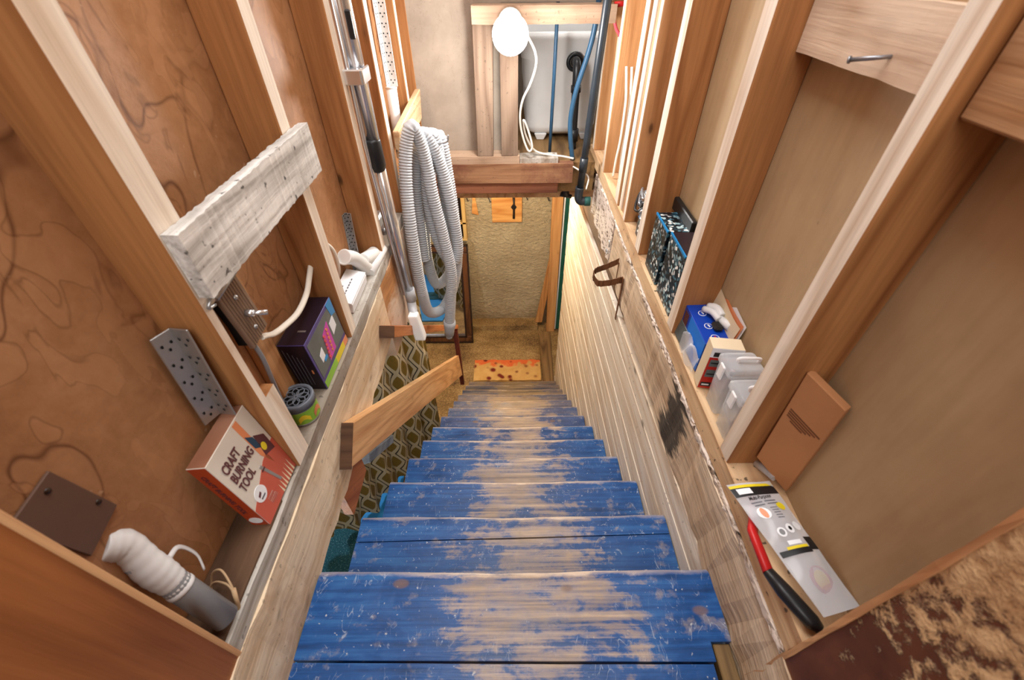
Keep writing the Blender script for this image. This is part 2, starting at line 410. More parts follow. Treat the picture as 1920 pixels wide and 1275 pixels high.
d = m.math('ABSOLUTE', m.math('SUBTRACT', cr, .56)); col = m.mix(m.math('MULTIPLY', m.ramp(d, [(0, (1, 1, 1, 1)), (.006, (0, 0, 0, 1))]), .35), col, srgb(96, 76, 60))
M['greywall'] = m.done(col, .8)
# jamb with chewed/hammered surface, right
m = N('chewed_jamb'); v = m.coords(False)
c1 = m.noise(m.map(v, (46, 46, 46)), 1, 5, .65, .2); c2 = m.noise(m.map(v, (9, 9, 9)), 1, 4, .6)
z = m.sep(v)[2]
zz = m.math('MULTIPLY', m.math('SUBTRACT', z, .40), 1.1)
fr = m.ramp(m.math('ADD', m.math('ADD', m.math('MULTIPLY', c1, .9), m.math('MULTIPLY', c2, .5)), zz), [(.70, (0, 0, 0, 1)), (.78, (1, 1, 1, 1))])
col = m.mix(fr, m.ramp(c2, [(.3, srgb(84, 46, 26)), (.7, srgb(118, 70, 42))]), m.ramp(c1, [(.35, srgb(150, 108, 70)), (.65, srgb(212, 176, 132))]))
m.bump(m.math('MULTIPLY', c1, fr), 1.0, .007); M['chewed'] = m.done(col, .5)
# concrete
m = N('stucco_wall'); v = m.coords(False)
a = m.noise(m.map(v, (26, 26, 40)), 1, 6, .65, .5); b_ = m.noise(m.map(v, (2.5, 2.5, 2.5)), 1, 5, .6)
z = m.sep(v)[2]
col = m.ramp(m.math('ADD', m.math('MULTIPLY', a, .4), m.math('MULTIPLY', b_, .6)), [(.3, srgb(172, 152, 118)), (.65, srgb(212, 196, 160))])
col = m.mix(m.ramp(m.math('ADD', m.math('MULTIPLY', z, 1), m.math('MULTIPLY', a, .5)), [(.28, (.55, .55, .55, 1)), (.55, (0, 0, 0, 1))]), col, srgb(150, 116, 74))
m.bump(a, 1.0, .04); M['stucco'] = m.done(col, .85)
m = N('basement_floor'); v = m.coords(False)
a = m.noise(m.map(v, (70, 70, 70)), 1, 5, .75); b_ = m.noise(m.map(v, (3, 4, 3)), 1, 5, .6)
col = m.ramp(m.math('ADD', m.math('MULTIPLY', a, .55), m.math('MULTIPLY', b_, .45)), [(.36, srgb(72, 52, 32)), (.5, srgb(146, 116, 72)), (.66, srgb(196, 168, 116))])
m.bump(a, .3, .006); M['bfloor'] = m.done(col, .8)
m = N('dark_carpet'); v = m.coords(False)
a = m.noise(m.map(v, (120, 120, 120)), 1, 3, .7); col = m.ramp(a, [(.45, srgb(22, 66, 84)), (.62, srgb(40, 96, 112)), (.7, srgb(150, 190, 200))])
M['carpet'] = m.done(col, .95)
M['bluefloor'] = plain('blue_paint_floor', (36, 142, 224), .5, var=.1)
# curtain pattern
m = N('retro_curtain'); uvn = m.n('ShaderNodeUVMap'); U, V_, _z = m.sep(uvn.outputs[0])
def cell(du, dv):
    fu = m.math('SUBTRACT', m.math('FRACT', m.math('ADD', U, du)), .5); fv = m.math('SUBTRACT', m.math('FRACT', m.math('ADD', V_, dv)), .5)
    au, av = m.math('ABSOLUTE', fu), m.math('ABSOLUTE', fv)
    return m.math('POWER', m.math('ADD', m.math('POWER', m.math('MULTIPLY', au, 2.02), 2.1), m.math('POWER', m.math('MULTIPLY', av, 1.52), 2.1)), .476)
def cell2(du, dv):
    fu = m.math('SUBTRACT', m.math('FRACT', m.math('ADD', U, du)), .5); fv = m.math('SUBTRACT', m.math('FRACT', m.math('ADD', V_, dv)), .5)
    au, av = m.math('ABSOLUTE', fu), m.math('ABSOLUTE', fv)
    q = m.math('POWER', m.math('MULTIPLY', av, 1.5), 2)
    d1 = m.math('SQRT', m.math('ADD', m.math('POWER', m.math('MULTIPLY', au, 2), 2), q))
    d2 = m.math('SQRT', m.math('ADD', m.math('POWER', m.math('MULTIPLY', m.math('SUBTRACT', 1, au), 2), 2), q))
    return d1, d2
a1, a2 = cell2(0, 0); b1, b2 = cell2(.5, .5)
first = m.math('MINIMUM', a1, b1); second = m.math('MINIMUM', m.math('MAXIMUM', a1, b1), m.math('MINIMUM', a2, b2))
e_ = m.math('SUBTRACT', second, first)
olive = m.mix(m.noise(m.coords(False), 40, 3), srgb(118, 98, 34), srgb(146, 122, 52))
col = m.ramp(e_, [(0, srgb(50, 46, 40)), (.06, srgb(56, 50, 42)), (.09, srgb(206, 198, 170)), (.44, srgb(206, 198, 170)), (.48, (0, 0, 0, 1))])
col = m.mix(m.ramp(e_, [(.45, (0, 0, 0, 1)), (.49, (1, 1, 1, 1))]), col, olive)
M['curtain'] = m.done(col, .75)
m.b.inputs['Sheen Weight'].default_value = .1
# city print
m = N('city_print'); v = m.coords()
vo = m.n('ShaderNodeTexVoronoi', feature='F1'); vo.inputs['Scale'].default_value = 120; m.l(v, vo.inputs['Vector'])
r = m.sep(vo.outputs['Color'])[0]
col = m.ramp(r, [(0, srgb(12, 20, 26)), (.25, srgb(28, 58, 72)), (.45, srgb(70, 118, 134)), (.6, srgb(20, 34, 44)), (.78, srgb(168, 196, 200)), (.92, srgb(238, 240, 236))], 'CONSTANT')
bb = m.noise(v, 14, 4, .6); col = m.mix(m.ramp(bb, [(.45, (0, 0, 0, 1)), (.6, (.8, .8, .8, 1))]), col, srgb(24, 46, 66), 'MULTIPLY')
M['city'] = m.done(col, .3, spec=.5)
M['foam'] = None
m = N('rust_foam'); v = m.coords(False)
vo = m.n('ShaderNodeTexVoronoi', feature='SMOOTH_F1'); vo.inputs['Scale'].default_value = 11; m.l(v, vo.inputs['Vector'])
y = m.sep(v)[1]; n2 = m.noise(v, 12, 4)
sp = m.ramp(vo.outputs['Distance'], [(.16, (1, 1, 1, 1)), (.30, (0, 0, 0, 1))])
edge = m.ramp(m.math('ADD', m.math('MULTIPLY', y, 3), n2), [(.72, (0, 0, 0, 1)), (.85, (1, 1, 1, 1))])
col = m.mix(edge, m.ramp(n2, [(.3, srgb(196, 150, 82)), (.7, srgb(214, 172, 106))]), srgb(216, 104, 52))
col = m.mix(sp, col, srgb(112, 34, 20)); m.bump(vo.outputs['Distance'], .6, .02); M['foam'] = m.done(col, .8)

M['bluepaintwood'] = wood('blue_grey_paint', (150, 164, 178), (104, 120, 138), 1, .2, .6)
M['chrome'] = plain('chrome', (226, 228, 232), .2, .88, var=.03)
M['steel'] = plain('galvanised', (186, 188, 190), .38, .85, var=.1)
M['steel_p'] = plain('white_steel', (212, 212, 210), .45, .2, var=.06)
M['hole'] = plain('hole_black', (14, 14, 14), .9)
M['black'] = plain('black_plastic', (26, 27, 30), .4, var=.1)
M['abs'] = plain('black_pipe', (42, 50, 58), .32, var=.2)
M['green'] = plain('green_cap', (34, 84, 78), .6, var=.25)
M['greentrim'] = plain('green_trim', (24, 84, 66), .5, var=.15)
M['bluepipe'] = plain('blue_pipe', (52, 92, 124), .4, var=.15)
M['tub'] = plain('tub_plastic', (240, 241, 241), .35, var=.03)
M['white'] = plain('white_plastic', (232, 232, 230), .4, var=.03)
M['hosegrey'] = plain('hose_grey', (184, 187, 192), .42, var=.04)
M['pvcgrey'] = plain('grey_pvc', (138, 140, 144), .4, var=.1)
M['nozzle'] = plain('nozzle_grey', (176, 178, 182), .4, var=.04)
M['cable'] = plain('cable_white', (226, 220, 208), .5, var=.05)
M['tan_wire'] = plain('tan_wire', (190, 160, 124), .6)
M['red'] = plain('red_plastic', (196, 34, 34), .35)
M['pink'] = plain('pink_handle', (222, 84, 96), .4, var=.1)
M['wood_handle'] = plain('shovel_shaft', (206, 182, 160), .6)
M['leather'] = plain('brown_strap', (112, 72, 42), .6, var=.2)
M['cardboard'] = plain('cardboard', (188, 132, 88), .75, var=.06)
M['ink'] = plain('faded_ink', (118, 74, 46), .8)
M['craft_side'] = wood('craft_side', (168, 122, 98), (140, 94, 72), 1, 0, .4, fine=.1)
M['craft_red'] = plain('craft_red', (196, 92, 72), .3, var=.05)
M['rust'] = plain('craft_spine', (176, 66, 32), .3, var=.06)
M['cream'] = plain('cream_print', (218, 210, 198), .3, var=.03)
M['plum'] = plain('plum_print', (96, 52, 56), .5)
M['navy'] = plain('navy_print', (30, 66, 92), .4)
M['orange'] = plain('orange_print', (226, 140, 92), .35)
M['paper'] = plain('white_card', (232, 234, 238), .6, var=.02)
M['text_grey'] = plain('grey_print', (96, 96, 104), .7)
M['purple'] = plain('purple_card', (74, 62, 128), .35, var=.1)
M['darkpurple'] = plain('dark_card', (34, 22, 34), .35, var=.1)
M['magenta'] = plain('magenta_print', (206, 62, 180), .3)
M['cyan'] = plain('cyan_print', (24, 140, 206), .3)
M['lime'] = plain('lime_print', (142, 196, 58), .3)
M['yellow'] = plain('yellow_print', (232, 210, 40), .4)
M['bluebox'] = plain('blue_card', (14, 62, 168), .3, var=.1)
M['bluebright'] = plain('bright_blue_card', (18, 122, 226), .35, var=.05)
M['redcard'] = plain('red_card', (190, 28, 18), .35, var=.08)
M['steelgrey_print'] = plain('grey_label', (96, 104, 104), .4, var=.2)
M['creamcard'] = plain('cream_card', (226, 208, 176), .6, var=.04)
M['bakelite'] = wood('bakelite', (140, 116, 98), (110, 86, 70), 2, 0, .4, fine=.2)
M['brownplate'] = plain('brown_cover', (104, 78, 64), .5, var=.12)
M['wrap'] = plain('white_wrap', (226, 228, 230), .35, var=.05)
M['pot_grey'] = plain('lid_grey', (96, 102, 112), .35, var=.1)
M['mirror_gl'] = plain('mirror_glass', (236, 240, 240), .02, 1, var=0)
M['mframe'] = wood('mirror_frame', (104, 66, 38), (62, 36, 20), 2, .1, .35)
M['mdark'] = plain('mirror_frame_dark', (44, 28, 20), .35)
M['nail'] = plain('nail_steel', (150, 152, 158), .4, .8)
M['wire'] = plain('black_wire', (36, 30, 28), .5)
M['silver'] = plain('silver_tinsel', (196, 206, 216), .2, .7)
M['clear'] = glassy('clear_plastic', (.90, .93, .97), .10, .12)
M['pouch'] = glassy('pouch_plastic', (.66, .68, .72), .42, .15)
M['clear2'] = glassy('frosted_plastic', (.88, .91, .95), .22, .2)
M['oval'] = glassy('pink_oval', (.62, .42, .50), .3, .3); M['oval2'] = glassy('pale_oval_centre', (.80, .74, .56), .35, .3)  # translucent pinkish oval and its yellowish centre on the pouch
M['handleclear'] = glassy('white_clear', (.97, .98, 1), .7, .2)
M['yellowwall'] = wood('yellow_shelf', (214, 178, 112), (180, 136, 76), 2, .3, .6)
em = N('lit_bulb'); em.b.inputs['Emission Color'].default_value = (1, .97, .93, 1); em.b.inputs['Emission Strength'].default_value = 13
em.b.inputs['Base Color'].default_value = (1, 1, 1, 1); M['bulb'] = em.mat

def carton_of(t):
    for c in t.children:
        if c.name.split('.')[0] == 'carton': return c
    return t
def text(s, o, u, vv, size, mat, parent, name='lettering', bold=0, sx=1.0):
    """flat lettering on a face: o lower-left corner, u reading direction, vv up direction"""
    cu = bpy.data.curves.new(name, 'FONT'); cu.body = s; cu.size = size; cu.offset = bold; cu.extrude = .0002
    tmp = bpy.data.objects.new(name, cu); COL.objects.link(tmp)
    dg = bpy.context.evaluated_depsgraph_get(); me = bpy.data.meshes.new_from_object(tmp.evaluated_get(dg))
    bpy.data.objects.remove(tmp)
    u = Vector(u).normalized(); vv = Vector(vv).normalized(); n = u.cross(vv).normalized(); vv = n.cross(u)
    og = Vector(o)+n*.0006
    me.transform(Matrix(((u.x*sx, vv.x, n.x, 0), (u.y*sx, vv.y, n.y, 0), (u.z*sx, vv.z, n.z, 0), (0, 0, 0, 1))))
    me.materials.clear(); me.materials.append(mat)
    ob = bpy.data.objects.new(name, me); COL.objects.link(ob); WORLD[ob] = og
    parent = carton_of(parent); ob.parent = parent; ob.location = og-WORLD[parent]
    return ob
class Face:
    """printed face of a box: coordinates (a,b) in 0..1 along u,v; prints lie slightly proud of it"""
    def __init__(s, o, u, v, parent): s.o, s.u, s.v, s.p = Vector(o), Vector(u), Vector(v), carton_of(parent); s.n = s.u.cross(s.v).normalized()
    def at(s, a, b, h=.0005): return s.o+s.u*a+s.v*b+s.n*h
    def poly(s, pts, mat, name='print', h=.0005): return obj(name, B().plate([s.at(a, b, 0.0001) for a, b in pts], s.n*h), mat, s.p)
    def rect(s, a0, b0, a1, b1, mat, name='print', h=.0005): return s.poly([(a0, b0), (a1, b0), (a1, b1), (a0, b1)], mat, name, h)
    def disc(s, a, b, ra, rb, mat, name='print', n=18, h=.0007): return s.poly([(a+ra*math.cos(2*math.pi*k/n), b+rb*math.sin(2*math.pi*k/n)) for k in range(n)], mat, name, h)
    def text(s, t, a, b, size, mat, name='lettering', bold=0, sx=1): return text(t, s.at(a, b, .0004), s.u, s.v, size, mat, s.p, name, bold, sx)

# ================================================================== SETTING
def struct(name, b, mat, **k): return obj(name, b, mat, kind='structure', **k)
ZP = -.77                       # top of the sole plates = upper floor level inside the stud bays
TOP = 1.3
# left wall: stained panels, studs, plate, rim joist
wl = struct('wall_left', B().box((-.53, .0, -.80), (-.51, 2.30, TOP)), M['hardboard'])
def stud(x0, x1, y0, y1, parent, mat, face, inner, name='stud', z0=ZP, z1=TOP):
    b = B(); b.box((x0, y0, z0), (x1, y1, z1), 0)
    # inner edge gets its own paler face colour, part weathering, part painted bulb light
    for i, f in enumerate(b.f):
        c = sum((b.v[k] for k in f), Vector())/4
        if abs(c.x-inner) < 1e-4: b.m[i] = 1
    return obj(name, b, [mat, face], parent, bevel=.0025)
# stud beside the switch has a notch cut in its inner edge
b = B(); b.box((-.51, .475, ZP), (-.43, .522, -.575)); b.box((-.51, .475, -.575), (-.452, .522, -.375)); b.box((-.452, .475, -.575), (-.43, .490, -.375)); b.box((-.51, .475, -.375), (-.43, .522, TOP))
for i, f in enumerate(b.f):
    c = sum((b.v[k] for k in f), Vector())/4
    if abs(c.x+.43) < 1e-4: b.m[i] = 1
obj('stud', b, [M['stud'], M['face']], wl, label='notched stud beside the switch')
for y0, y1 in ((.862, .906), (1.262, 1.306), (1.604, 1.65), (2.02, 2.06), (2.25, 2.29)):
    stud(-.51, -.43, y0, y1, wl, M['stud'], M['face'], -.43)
obj('batten', B().box((-.51, .600, ZP), (-.487, .652, -.31)), [M['stud2']], wl, bevel=.003)
obj('sole_plate', plank(B(), (-.515, .17, -.812), (-.43, 2.29, ZP), 1, 24, .0015), M['dust'], wl)
obj('floor_block', B().box((-.508, .17, ZP-.002), (-.437, .40, ZP+.006)), M['darkwood'], wl)
obj('rim_board', plank(B(), (-.475, .12, -1.02), (-.427, 1.16, -.814), 1, 26, .003), M['rim_l'], wl, label='pale worn rim board above the left of the stairs')
obj('rim_board', plank(B(), (-.475, 1.16, -1.13), (-.430, 2.25, -.812), 1, 26, .004), M['rim_brown'], wl, label='brown rim board with flaked white paint')
# right wall
wr = struct('wall_right', B().box((.52, .0, -.80), (.54, 2.45, TOP)), M['drywall'])
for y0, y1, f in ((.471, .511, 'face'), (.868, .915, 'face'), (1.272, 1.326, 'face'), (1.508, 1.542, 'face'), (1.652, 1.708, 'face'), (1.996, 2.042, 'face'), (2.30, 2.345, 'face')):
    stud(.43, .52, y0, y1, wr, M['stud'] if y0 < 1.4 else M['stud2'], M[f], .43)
obj('sole_plate', plank(B(), (.43, .17, -.826), (.52, 2.40, ZP), 1, 24, .0015), M['plate'], wr)
obj('rim_board', plank(B(), (.427, .12, -1.035), (.475, 1.62, -.840), 1, 44, .004), M['rim_r'], wr, label='worn rim board with a patch of black tar', origin=(.45, 1.2, -1.0))
obj('rim_board', plank(B(), (.427, 1.62, -1.035), (.472, 2.14, -.830), 1, 20, .006), M['rim_fleck'], wr, label='splintered rim board flecked with white paint')
obj('tar_bead', plank(B(), (.4255, .17, -.842), (.434, 1.66, -.829), 1, 110, .0028), M['rim_fleck'], wr, label='flaking black and white paint along the seam')
obj('joist', B().box((.476, .3, -1.14), (.50, 2.4, -.84)), M['stud_y'], wr)
bl = obj('blocking', plank(B(), (.487, .512, -.131), (.519, .867, -.047), 1, 10, .001), M['blockw'], wr, label='short block between two right hand studs with a bent nail')
obj('nail', B().tube([(.487, .645, -.104), (.472, .66, -.108), (.458, .678, -.1125)], [.0025, .0028, .0028], 8).tube([(.458, .678, -.1125), (.4565, .680, -.113)], .0045, 8), M['nail'], bl)
obj('blocking', B().box((.452, .17, -.13), (.519, .470, -.03)), M['stud_y'], wr, bevel=.003)
obj('trim_strip', B().box((.44, 1.556, ZP), (.50, 1.598, TOP)), M['stud2'], wr, bevel=.002)
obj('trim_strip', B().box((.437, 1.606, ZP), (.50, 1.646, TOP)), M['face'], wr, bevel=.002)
# door frame boards either side of the camera
tl = struct('trim_1', B().box((-.462, -.75, -1.0), (-.43, .172, TOP)), [M['jamb']], bevel=.004, seg=2)
obj('edge_or_painted_light_strip', B().box((-.4345, .166, -1.0), (-.428, .1735, TOP)), M['litedge'], tl, bevel=.0015)  # thin added strip carrying the painted light of the jamb corner
tr_ = struct('trim_2', B().box((.43, -.75, -1.0), (.462, .168, TOP)), [M['chewed']], bevel=.004, seg=2)
obj('edge_or_painted_light_strip', plank(B(), (.428, .162, -1.0), (.4345, .1695, TOP), 2, 60, .0012), M['litedge'], tr_)  # same painted light strip on the right jamb corner
# far end of the upper opening: plate, header, posts, drywall, laundry floor
hb = struct('trim_3', plank(B(), (-.47, 2.155, -.880), (.312, 2.20, -.785), 0, 20, .001), M['header'])
obj('header_board', B().box((-.47, 2.165, -.937), (.242, 2.21, -.881)), M['header_low'], hb, bevel=.002)
obj('sole_plate', plank(B(), (-.47, 2.157, -.785), (.045, 2.25, -.748), 0, 12, .0015), M['pale_x'], hb)
obj('sole_plate', plank(B(), (.047, 2.165, -.797), (.235, 2.25, -.762), 0, 8, .002), M['dust'], hb)
obj('post', B().hexa([(-.160, 2.16, -.748), (-.083, 2.16, -.748), (-.083, 2.245, -.748), (-.160, 2.245, -.748), (-.152, 2.16, -.225), (-.068, 2.16, -.225), (-.068, 2.245, -.225), (-.152, 2.245, -.225)]), M['pale_z'], hb, bevel=.002)
obj('post', B().box((-.042, 2.16, -.748), (.037, 2.245, -.225)), M['pale_z'], hb, bevel=.002)
obj('cross_beam', plank(B(), (-.152, 2.15, -.225), (.43, 2.24, -.163), 0, 16, .001), M['pale_x'], hb)
we = struct('wall_end', B().box((-.51, 2.252, -.785), (-.035, 2.27, TOP)), M['greywall'])
obj('wall_panel', B().box((-.035, 2.252, -.16), (.43, 2.27, TOP)), M['greywall'], we)
struct('floor_upper', B().box((-.55, 2.215, -.95), (.43, 3.3, -.80)).box((.43, 2.46, -.95), (1.3, 3.3, -.80)), M['floorboard'])
lw = struct('wall_laundry', B().box((-.6, 3.25, -.8), (1.3, 3.3, TOP)), M['greywall'])
obj('wall_rail', B().box((.0, 3.20, -.47), (1.2, 3.25, -.36)), M['pale_z'], lw)
struct('ceiling', B().box((-.6, -.3, TOP), (1.3, 3.3, TOP+.04)), M['greywall'])
struct('floor_hall', B().box((-1.2, -2.2, -.86), (1.2, -.02, -.83)), M['floorboard'])
# basement
struct('floor', B().box((-3.5, -1.0, -3.36), (1.2, 4.0, -3.30)), M['bfloor'])
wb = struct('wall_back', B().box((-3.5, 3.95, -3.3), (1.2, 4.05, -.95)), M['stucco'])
obj('footing', plank(B(), (-3.4, 3.80, -3.30), (.30, 3.95, -3.235), 0, 30, .006), M['bfloor'], wb)
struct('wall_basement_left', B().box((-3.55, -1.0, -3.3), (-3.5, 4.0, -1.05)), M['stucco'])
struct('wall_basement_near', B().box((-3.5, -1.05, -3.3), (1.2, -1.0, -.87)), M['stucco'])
struct('ceiling_basement', B().box((-3.5, -1.0, -1.10), (-.62, 4.0, -1.06)).box((-.62, 2.30, -1.02), (1.2, 4.0, -.98)), M['stud_y'])

# plank wall right of the stairs: boards one by one, falling slightly to the back
wp = struct('wall_planks', B().box((.4525, .30, -3.3), (.47, 2.98, -1.02)), M['stringer'])
SL = math.tan(math.radians(4.5)); PW = .094
k = 0; ztop = -1.02
while True:
    z1 = ztop-k*PW; z0 = z1-PW+.0035
    if z1 < -3.3: break
    b = B(); o = random.uniform(-.0012, .0012); x0, x1 = .4285+o, .452
    y0, y1 = .30, 2.985+random.uniform(-.01, .006)
    f = lambda y, z: max(-3.3, z-SL*(y-.3)*1.0)
    p = []
    for y in (y0, y1):
        p.append([(x1, y, f(y, z0)), (x0, y, f(y, z0)+.0), (x0, y, f(y, z1)), (x1, y, f(y, z1))])
    if f(y1, z1) <= -3.299 and f(y0, z1) <= -3.299: break
    b.hexa([p[0][0], p[0][1], p[1][1], p[1][0], p[0][3], p[0][2], p[1][2], p[1][3]])
    obj('plank', b, M['plank'], wp, bevel=.0025)
    k += 1

# ================================================================== STAIRS
st = thing('staircase', 'steep open staircase with worn blue painted wooden treads', 'stairs', (0, 1.6, -3.30))
RUN, RISE, Y1, Z1 = .2085, .178, .362, -1.007
def tread_part(b, x0, x1, ya, yb, z, th=.038, nosed=True, skew0=0, skew1=0, nx=28):
    """slab from ya (back) to yb (front nose), rounded worn nose"""
    prof = []
    if nosed:
        r = .011
        prof = [(ya, -th), (ya, 0)] + [(ya+(yb-ya)*t, 0) for t in (.25, .5, .75)] + [(yb-r*1.8, 0), (yb-r*.8, -r*.22), (yb-r*.2, -r*.75), (yb, -r*1.6), (yb-.001, -th)]
    else:
        prof = [(ya, -th), (ya, 0)] + [(ya+(yb-ya)*t, 0) for t in (.33, .66)] + [(yb, 0), (yb, -th)]
    n = len(prof)
    vs, fs = [], []
    for i in range(nx+1):
        t = i/nx; x = x0+(x1-x0)*t
        wear = math.exp(-((x-.02)/.2)**2)
        for (yy, zz) in prof:
            q = (yy-ya)/(yb-ya)
            y = yy + (skew0*(1-q)+skew1*q)*(t-.5)*2
            if nosed and q > .85: y += -.004*wear + .003*mnoise.noise(Vector((x*9, z*7, 1)))
            zq = zz
            if zz > -.02 and q > .3: zq -= .004*wear*q + .0015*mnoise.noise(Vector((x*14, yy*20, z*5)))
            vs.append((x, y, z+zq))
    for i in range(nx):
        for k in range(n):
            a, c = i*n+k, i*n+(k+1) % n
            fs.append((a, a+n, c+n, c))
    fs += [tuple(range(n)), tuple(nx*n+k for k in range(n))[::-1]]
    b._add(vs, fs, 0, False); return b
for i in range(13):
    y, z = Y1+RUN*i, Z1-RISE*i
    x0, x1 = -.427+random.uniform(-.004, .004), .4255
    if i == 0:
        b = B(); tread_part(b, x0, .384, .196, y, z, skew0=-.004); tread_part(b, .384, x1, .224, y, z, nx=4)
        tread_part(b, x0, .378, .03, .192, z-.001, nosed=False, skew1=-.004)
    elif i == 1:
        b = B(); tread_part(b, x0, x1, y-.066, y, z, skew0=.008); tread_part(b, x0, x1, y-.25, y-.069, z+.001, nosed=False, skew1=.008)
    else:
        b = B(); tread_part(b, x0, x1, y-.245, y, z)
    o = obj('tread', b, M['tread'], st, origin=(0, y, z))
    d = max(0, (i-5)/5); o.color = (min(1, d*.95), .18+.4*min(1, i/8) if i else .22, 0, 1)
for x in (-.36, .36):
    pts = [(x, .1, Z1-.04), (x, Y1-.03, Z1-.04), (x, Y1-.03, Z1-.215), (x, Y1+RUN*12-.03, Z1-RISE*12-.215), (x, Y1+RUN*12-.03, -3.30), (x, Y1+RUN*12-.25, -3.30), (x, .1, Z1-.42)]
    obj('stringer', B().plate(pts, (.035, 0, 0)), M['stringer'], st)
tag(obj('wood_strip', B().box((.3885, -.05, -1.045), (.421, .221, -1.011)), M['block_t'], bevel=.002), 'short brown wood strip set in the notch of the top blue step', 'wood strip')

# handrail
hr = thing('handrail', 'sloping pine handrail board on a dark red post left of the stairs', 'handrail', (-.44, 2.58, -2.85))
obj('rail_board', B().hexa([(-.425, .572, -.940), (-.397, .572, -.940), (-.43, 2.545, -2.715), (-.458, 2.545, -2.715), (-.425, .655, -.868), (-.397, .655, -.868), (-.43, 2.48, -2.415), (-.458, 2.48, -2.415)]), M['rail'], hr, bevel=.002)
obj('rail_end', B().hexa([(-.426, .569, -.9415), (-.396, .569, -.9415), (-.396, .572, -.940), (-.426, .572, -.940), (-.426, .652, -.8695), (-.396, .652, -.8695), (-.396, .655, -.868), (-.426, .655, -.868)]), M['endgrain'], hr)
obj('hanger', B().box((-.470, .560, -1.16), (-.442, .70, -1.02)), M['cross'], hr, bevel=.002)
obj('post', B().hexa([(-.462, 2.56, -2.86), (-.428, 2.56, -2.86), (-.428, 2.60, -2.86), (-.462, 2.60, -2.86), (-.462, 2.535, -2.20), (-.428, 2.535, -2.20), (-.428, 2.575, -2.20), (-.462, 2.575, -2.20)]), M['post_red'], hr, bevel=.002)
obj('top_rail', B().hexa([(-.425, 1.032, -.922), (-.385, 1.042, -.932), (-.425, 2.60, -2.235), (-.470, 2.60, -2.235), (-.425, 1.058, -.893), (-.385, 1.068, -.903), (-.425, 2.60, -2.195), (-.470, 2.60, -2.195)]), M['cross'], hr, bevel=.002)
obj('rail_end', B().hexa([(-.426, 1.029, -.921), (-.384, 1.039, -.931), (-.384, 1.047, -.938), (-.426, 1.037, -.928), (-.426, 1.055, -.891), (-.384, 1.065, -.901), (-.384, 1.073, -.908), (-.426, 1.063, -.898)]), M['endgrain'], hr)
# ================================================================== BASEMENT THINGS
# patterned curtain hanging beside the stairs
b = B(); nu, nv = 160, 60
def cur(u, v):
    q = u*1.42
    zt = -1.09; zb = -3.24+.50*max(0, (q-1.02)/.4)+.015*math.sin(u*40)
    z = zt+(zb-zt)*v
    amp = .010+.024*v
    w_ = amp*math.sin(q*34+1.5*math.sin(v*2))+.010*math.sin(q*71+v)
    px, py = -.612-.5623*q, 2.312-.8269*q
    return (px-.8269*w_, py+.5623*w_, z)
b.grid(cur, nu, nv)
c = obj('patterned_curtain', b, M['curtain'])
uvl = c.data.uv_layers.new(name='UVMap')
for p in c.data.polygons:
    for li in p.loop_indices:
        vi = c.data.loops[li].vertex_index; iu, iv = vi % (nu+1), vi//(nu+1)
        q = cur(iu/nu, iv/nv); uvl.data[li].uv = (iu/nu*1.42*1.12/.15, q[2]/.215)
tag(c, 'olive and cream retro patterned curtain hanging left of the stairs', 'curtain')
tag(obj('dark_rug', B().box((-1.55, .95, -3.284), (-.95, 1.50, -3.276)), M['carpet']), 'dark teal speckled rug on the basement floor', 'rug')
tag(obj('blue_floor_mat', B().box((-3.3, -.9, -3.30), (-.92, 2.75, -3.285)), M['bluefloor']), 'bright blue floor mat seen in the leaning mirror', 'mat')
tag(obj('painted_ledge', B().boxv((-.60, .80, -1.33), (.10, .03, 0), (.0, .22, -.20), (0, .02, .03)), M['bluepaintwood'], bevel=.003), 'blue grey painted board end under the sloping handrail', 'board')
# leaning mirror
mi = thing('leaning_mirror', 'large mirror in a dark wooden frame leaning on the basement wall', 'mirror', (-.78, 3.62, -3.30))
ang = math.radians(12); vy = Vector((0, math.sin(ang), math.cos(ang))); nn = Vector((0, -math.cos(ang), math.sin(ang)))
def mp(x, h, d=0): return Vector((x, 3.62, -3.295))+vy*h+nn*d
H, xl, xr, fwid = 1.13, -1.16, -.437, .085
for a, c_ in (((xl, 0), (xr, fwid)), ((xl, H-fwid), (xr, H)), ((xl, fwid), (xl+fwid, H-fwid)), ((xr-fwid, fwid), (xr, H-fwid))):
    o = obj('frame_side', B().boxv(mp(a[0], a[1]), (c_[0]-a[0], 0, 0), vy*(c_[1]-a[1]), nn*.035), M['mframe'], mi, bevel=.008, seg=2)
b = B()
for i_, (e0, wd, h_) in enumerate(((0.0, .014, .040), (fwid-.02, .02, .038))):
    for a, c_ in (((xl+e0, e0), (xr-e0, e0+wd)), ((xl+e0, H-e0-wd), (xr-e0, H-e0)), ((xl+e0, e0), (xl+e0+wd, H-e0)), ((xr-e0-wd, e0), (xr-e0, H-e0))):
        b.boxv(mp(a[0], a[1], .002), (c_[0]-a[0], 0, 0), vy*(c_[1]-a[1]), nn*h_)
obj('frame_moulding', b, M['mdark'], mi)
obj('glass', B().boxv(mp(xl+fwid-.01, fwid-.01, .004), (xr-xl-2*fwid+.02, 0, 0), vy*(H-2*fwid+.02), nn*.008), M['mirror_gl'], mi)
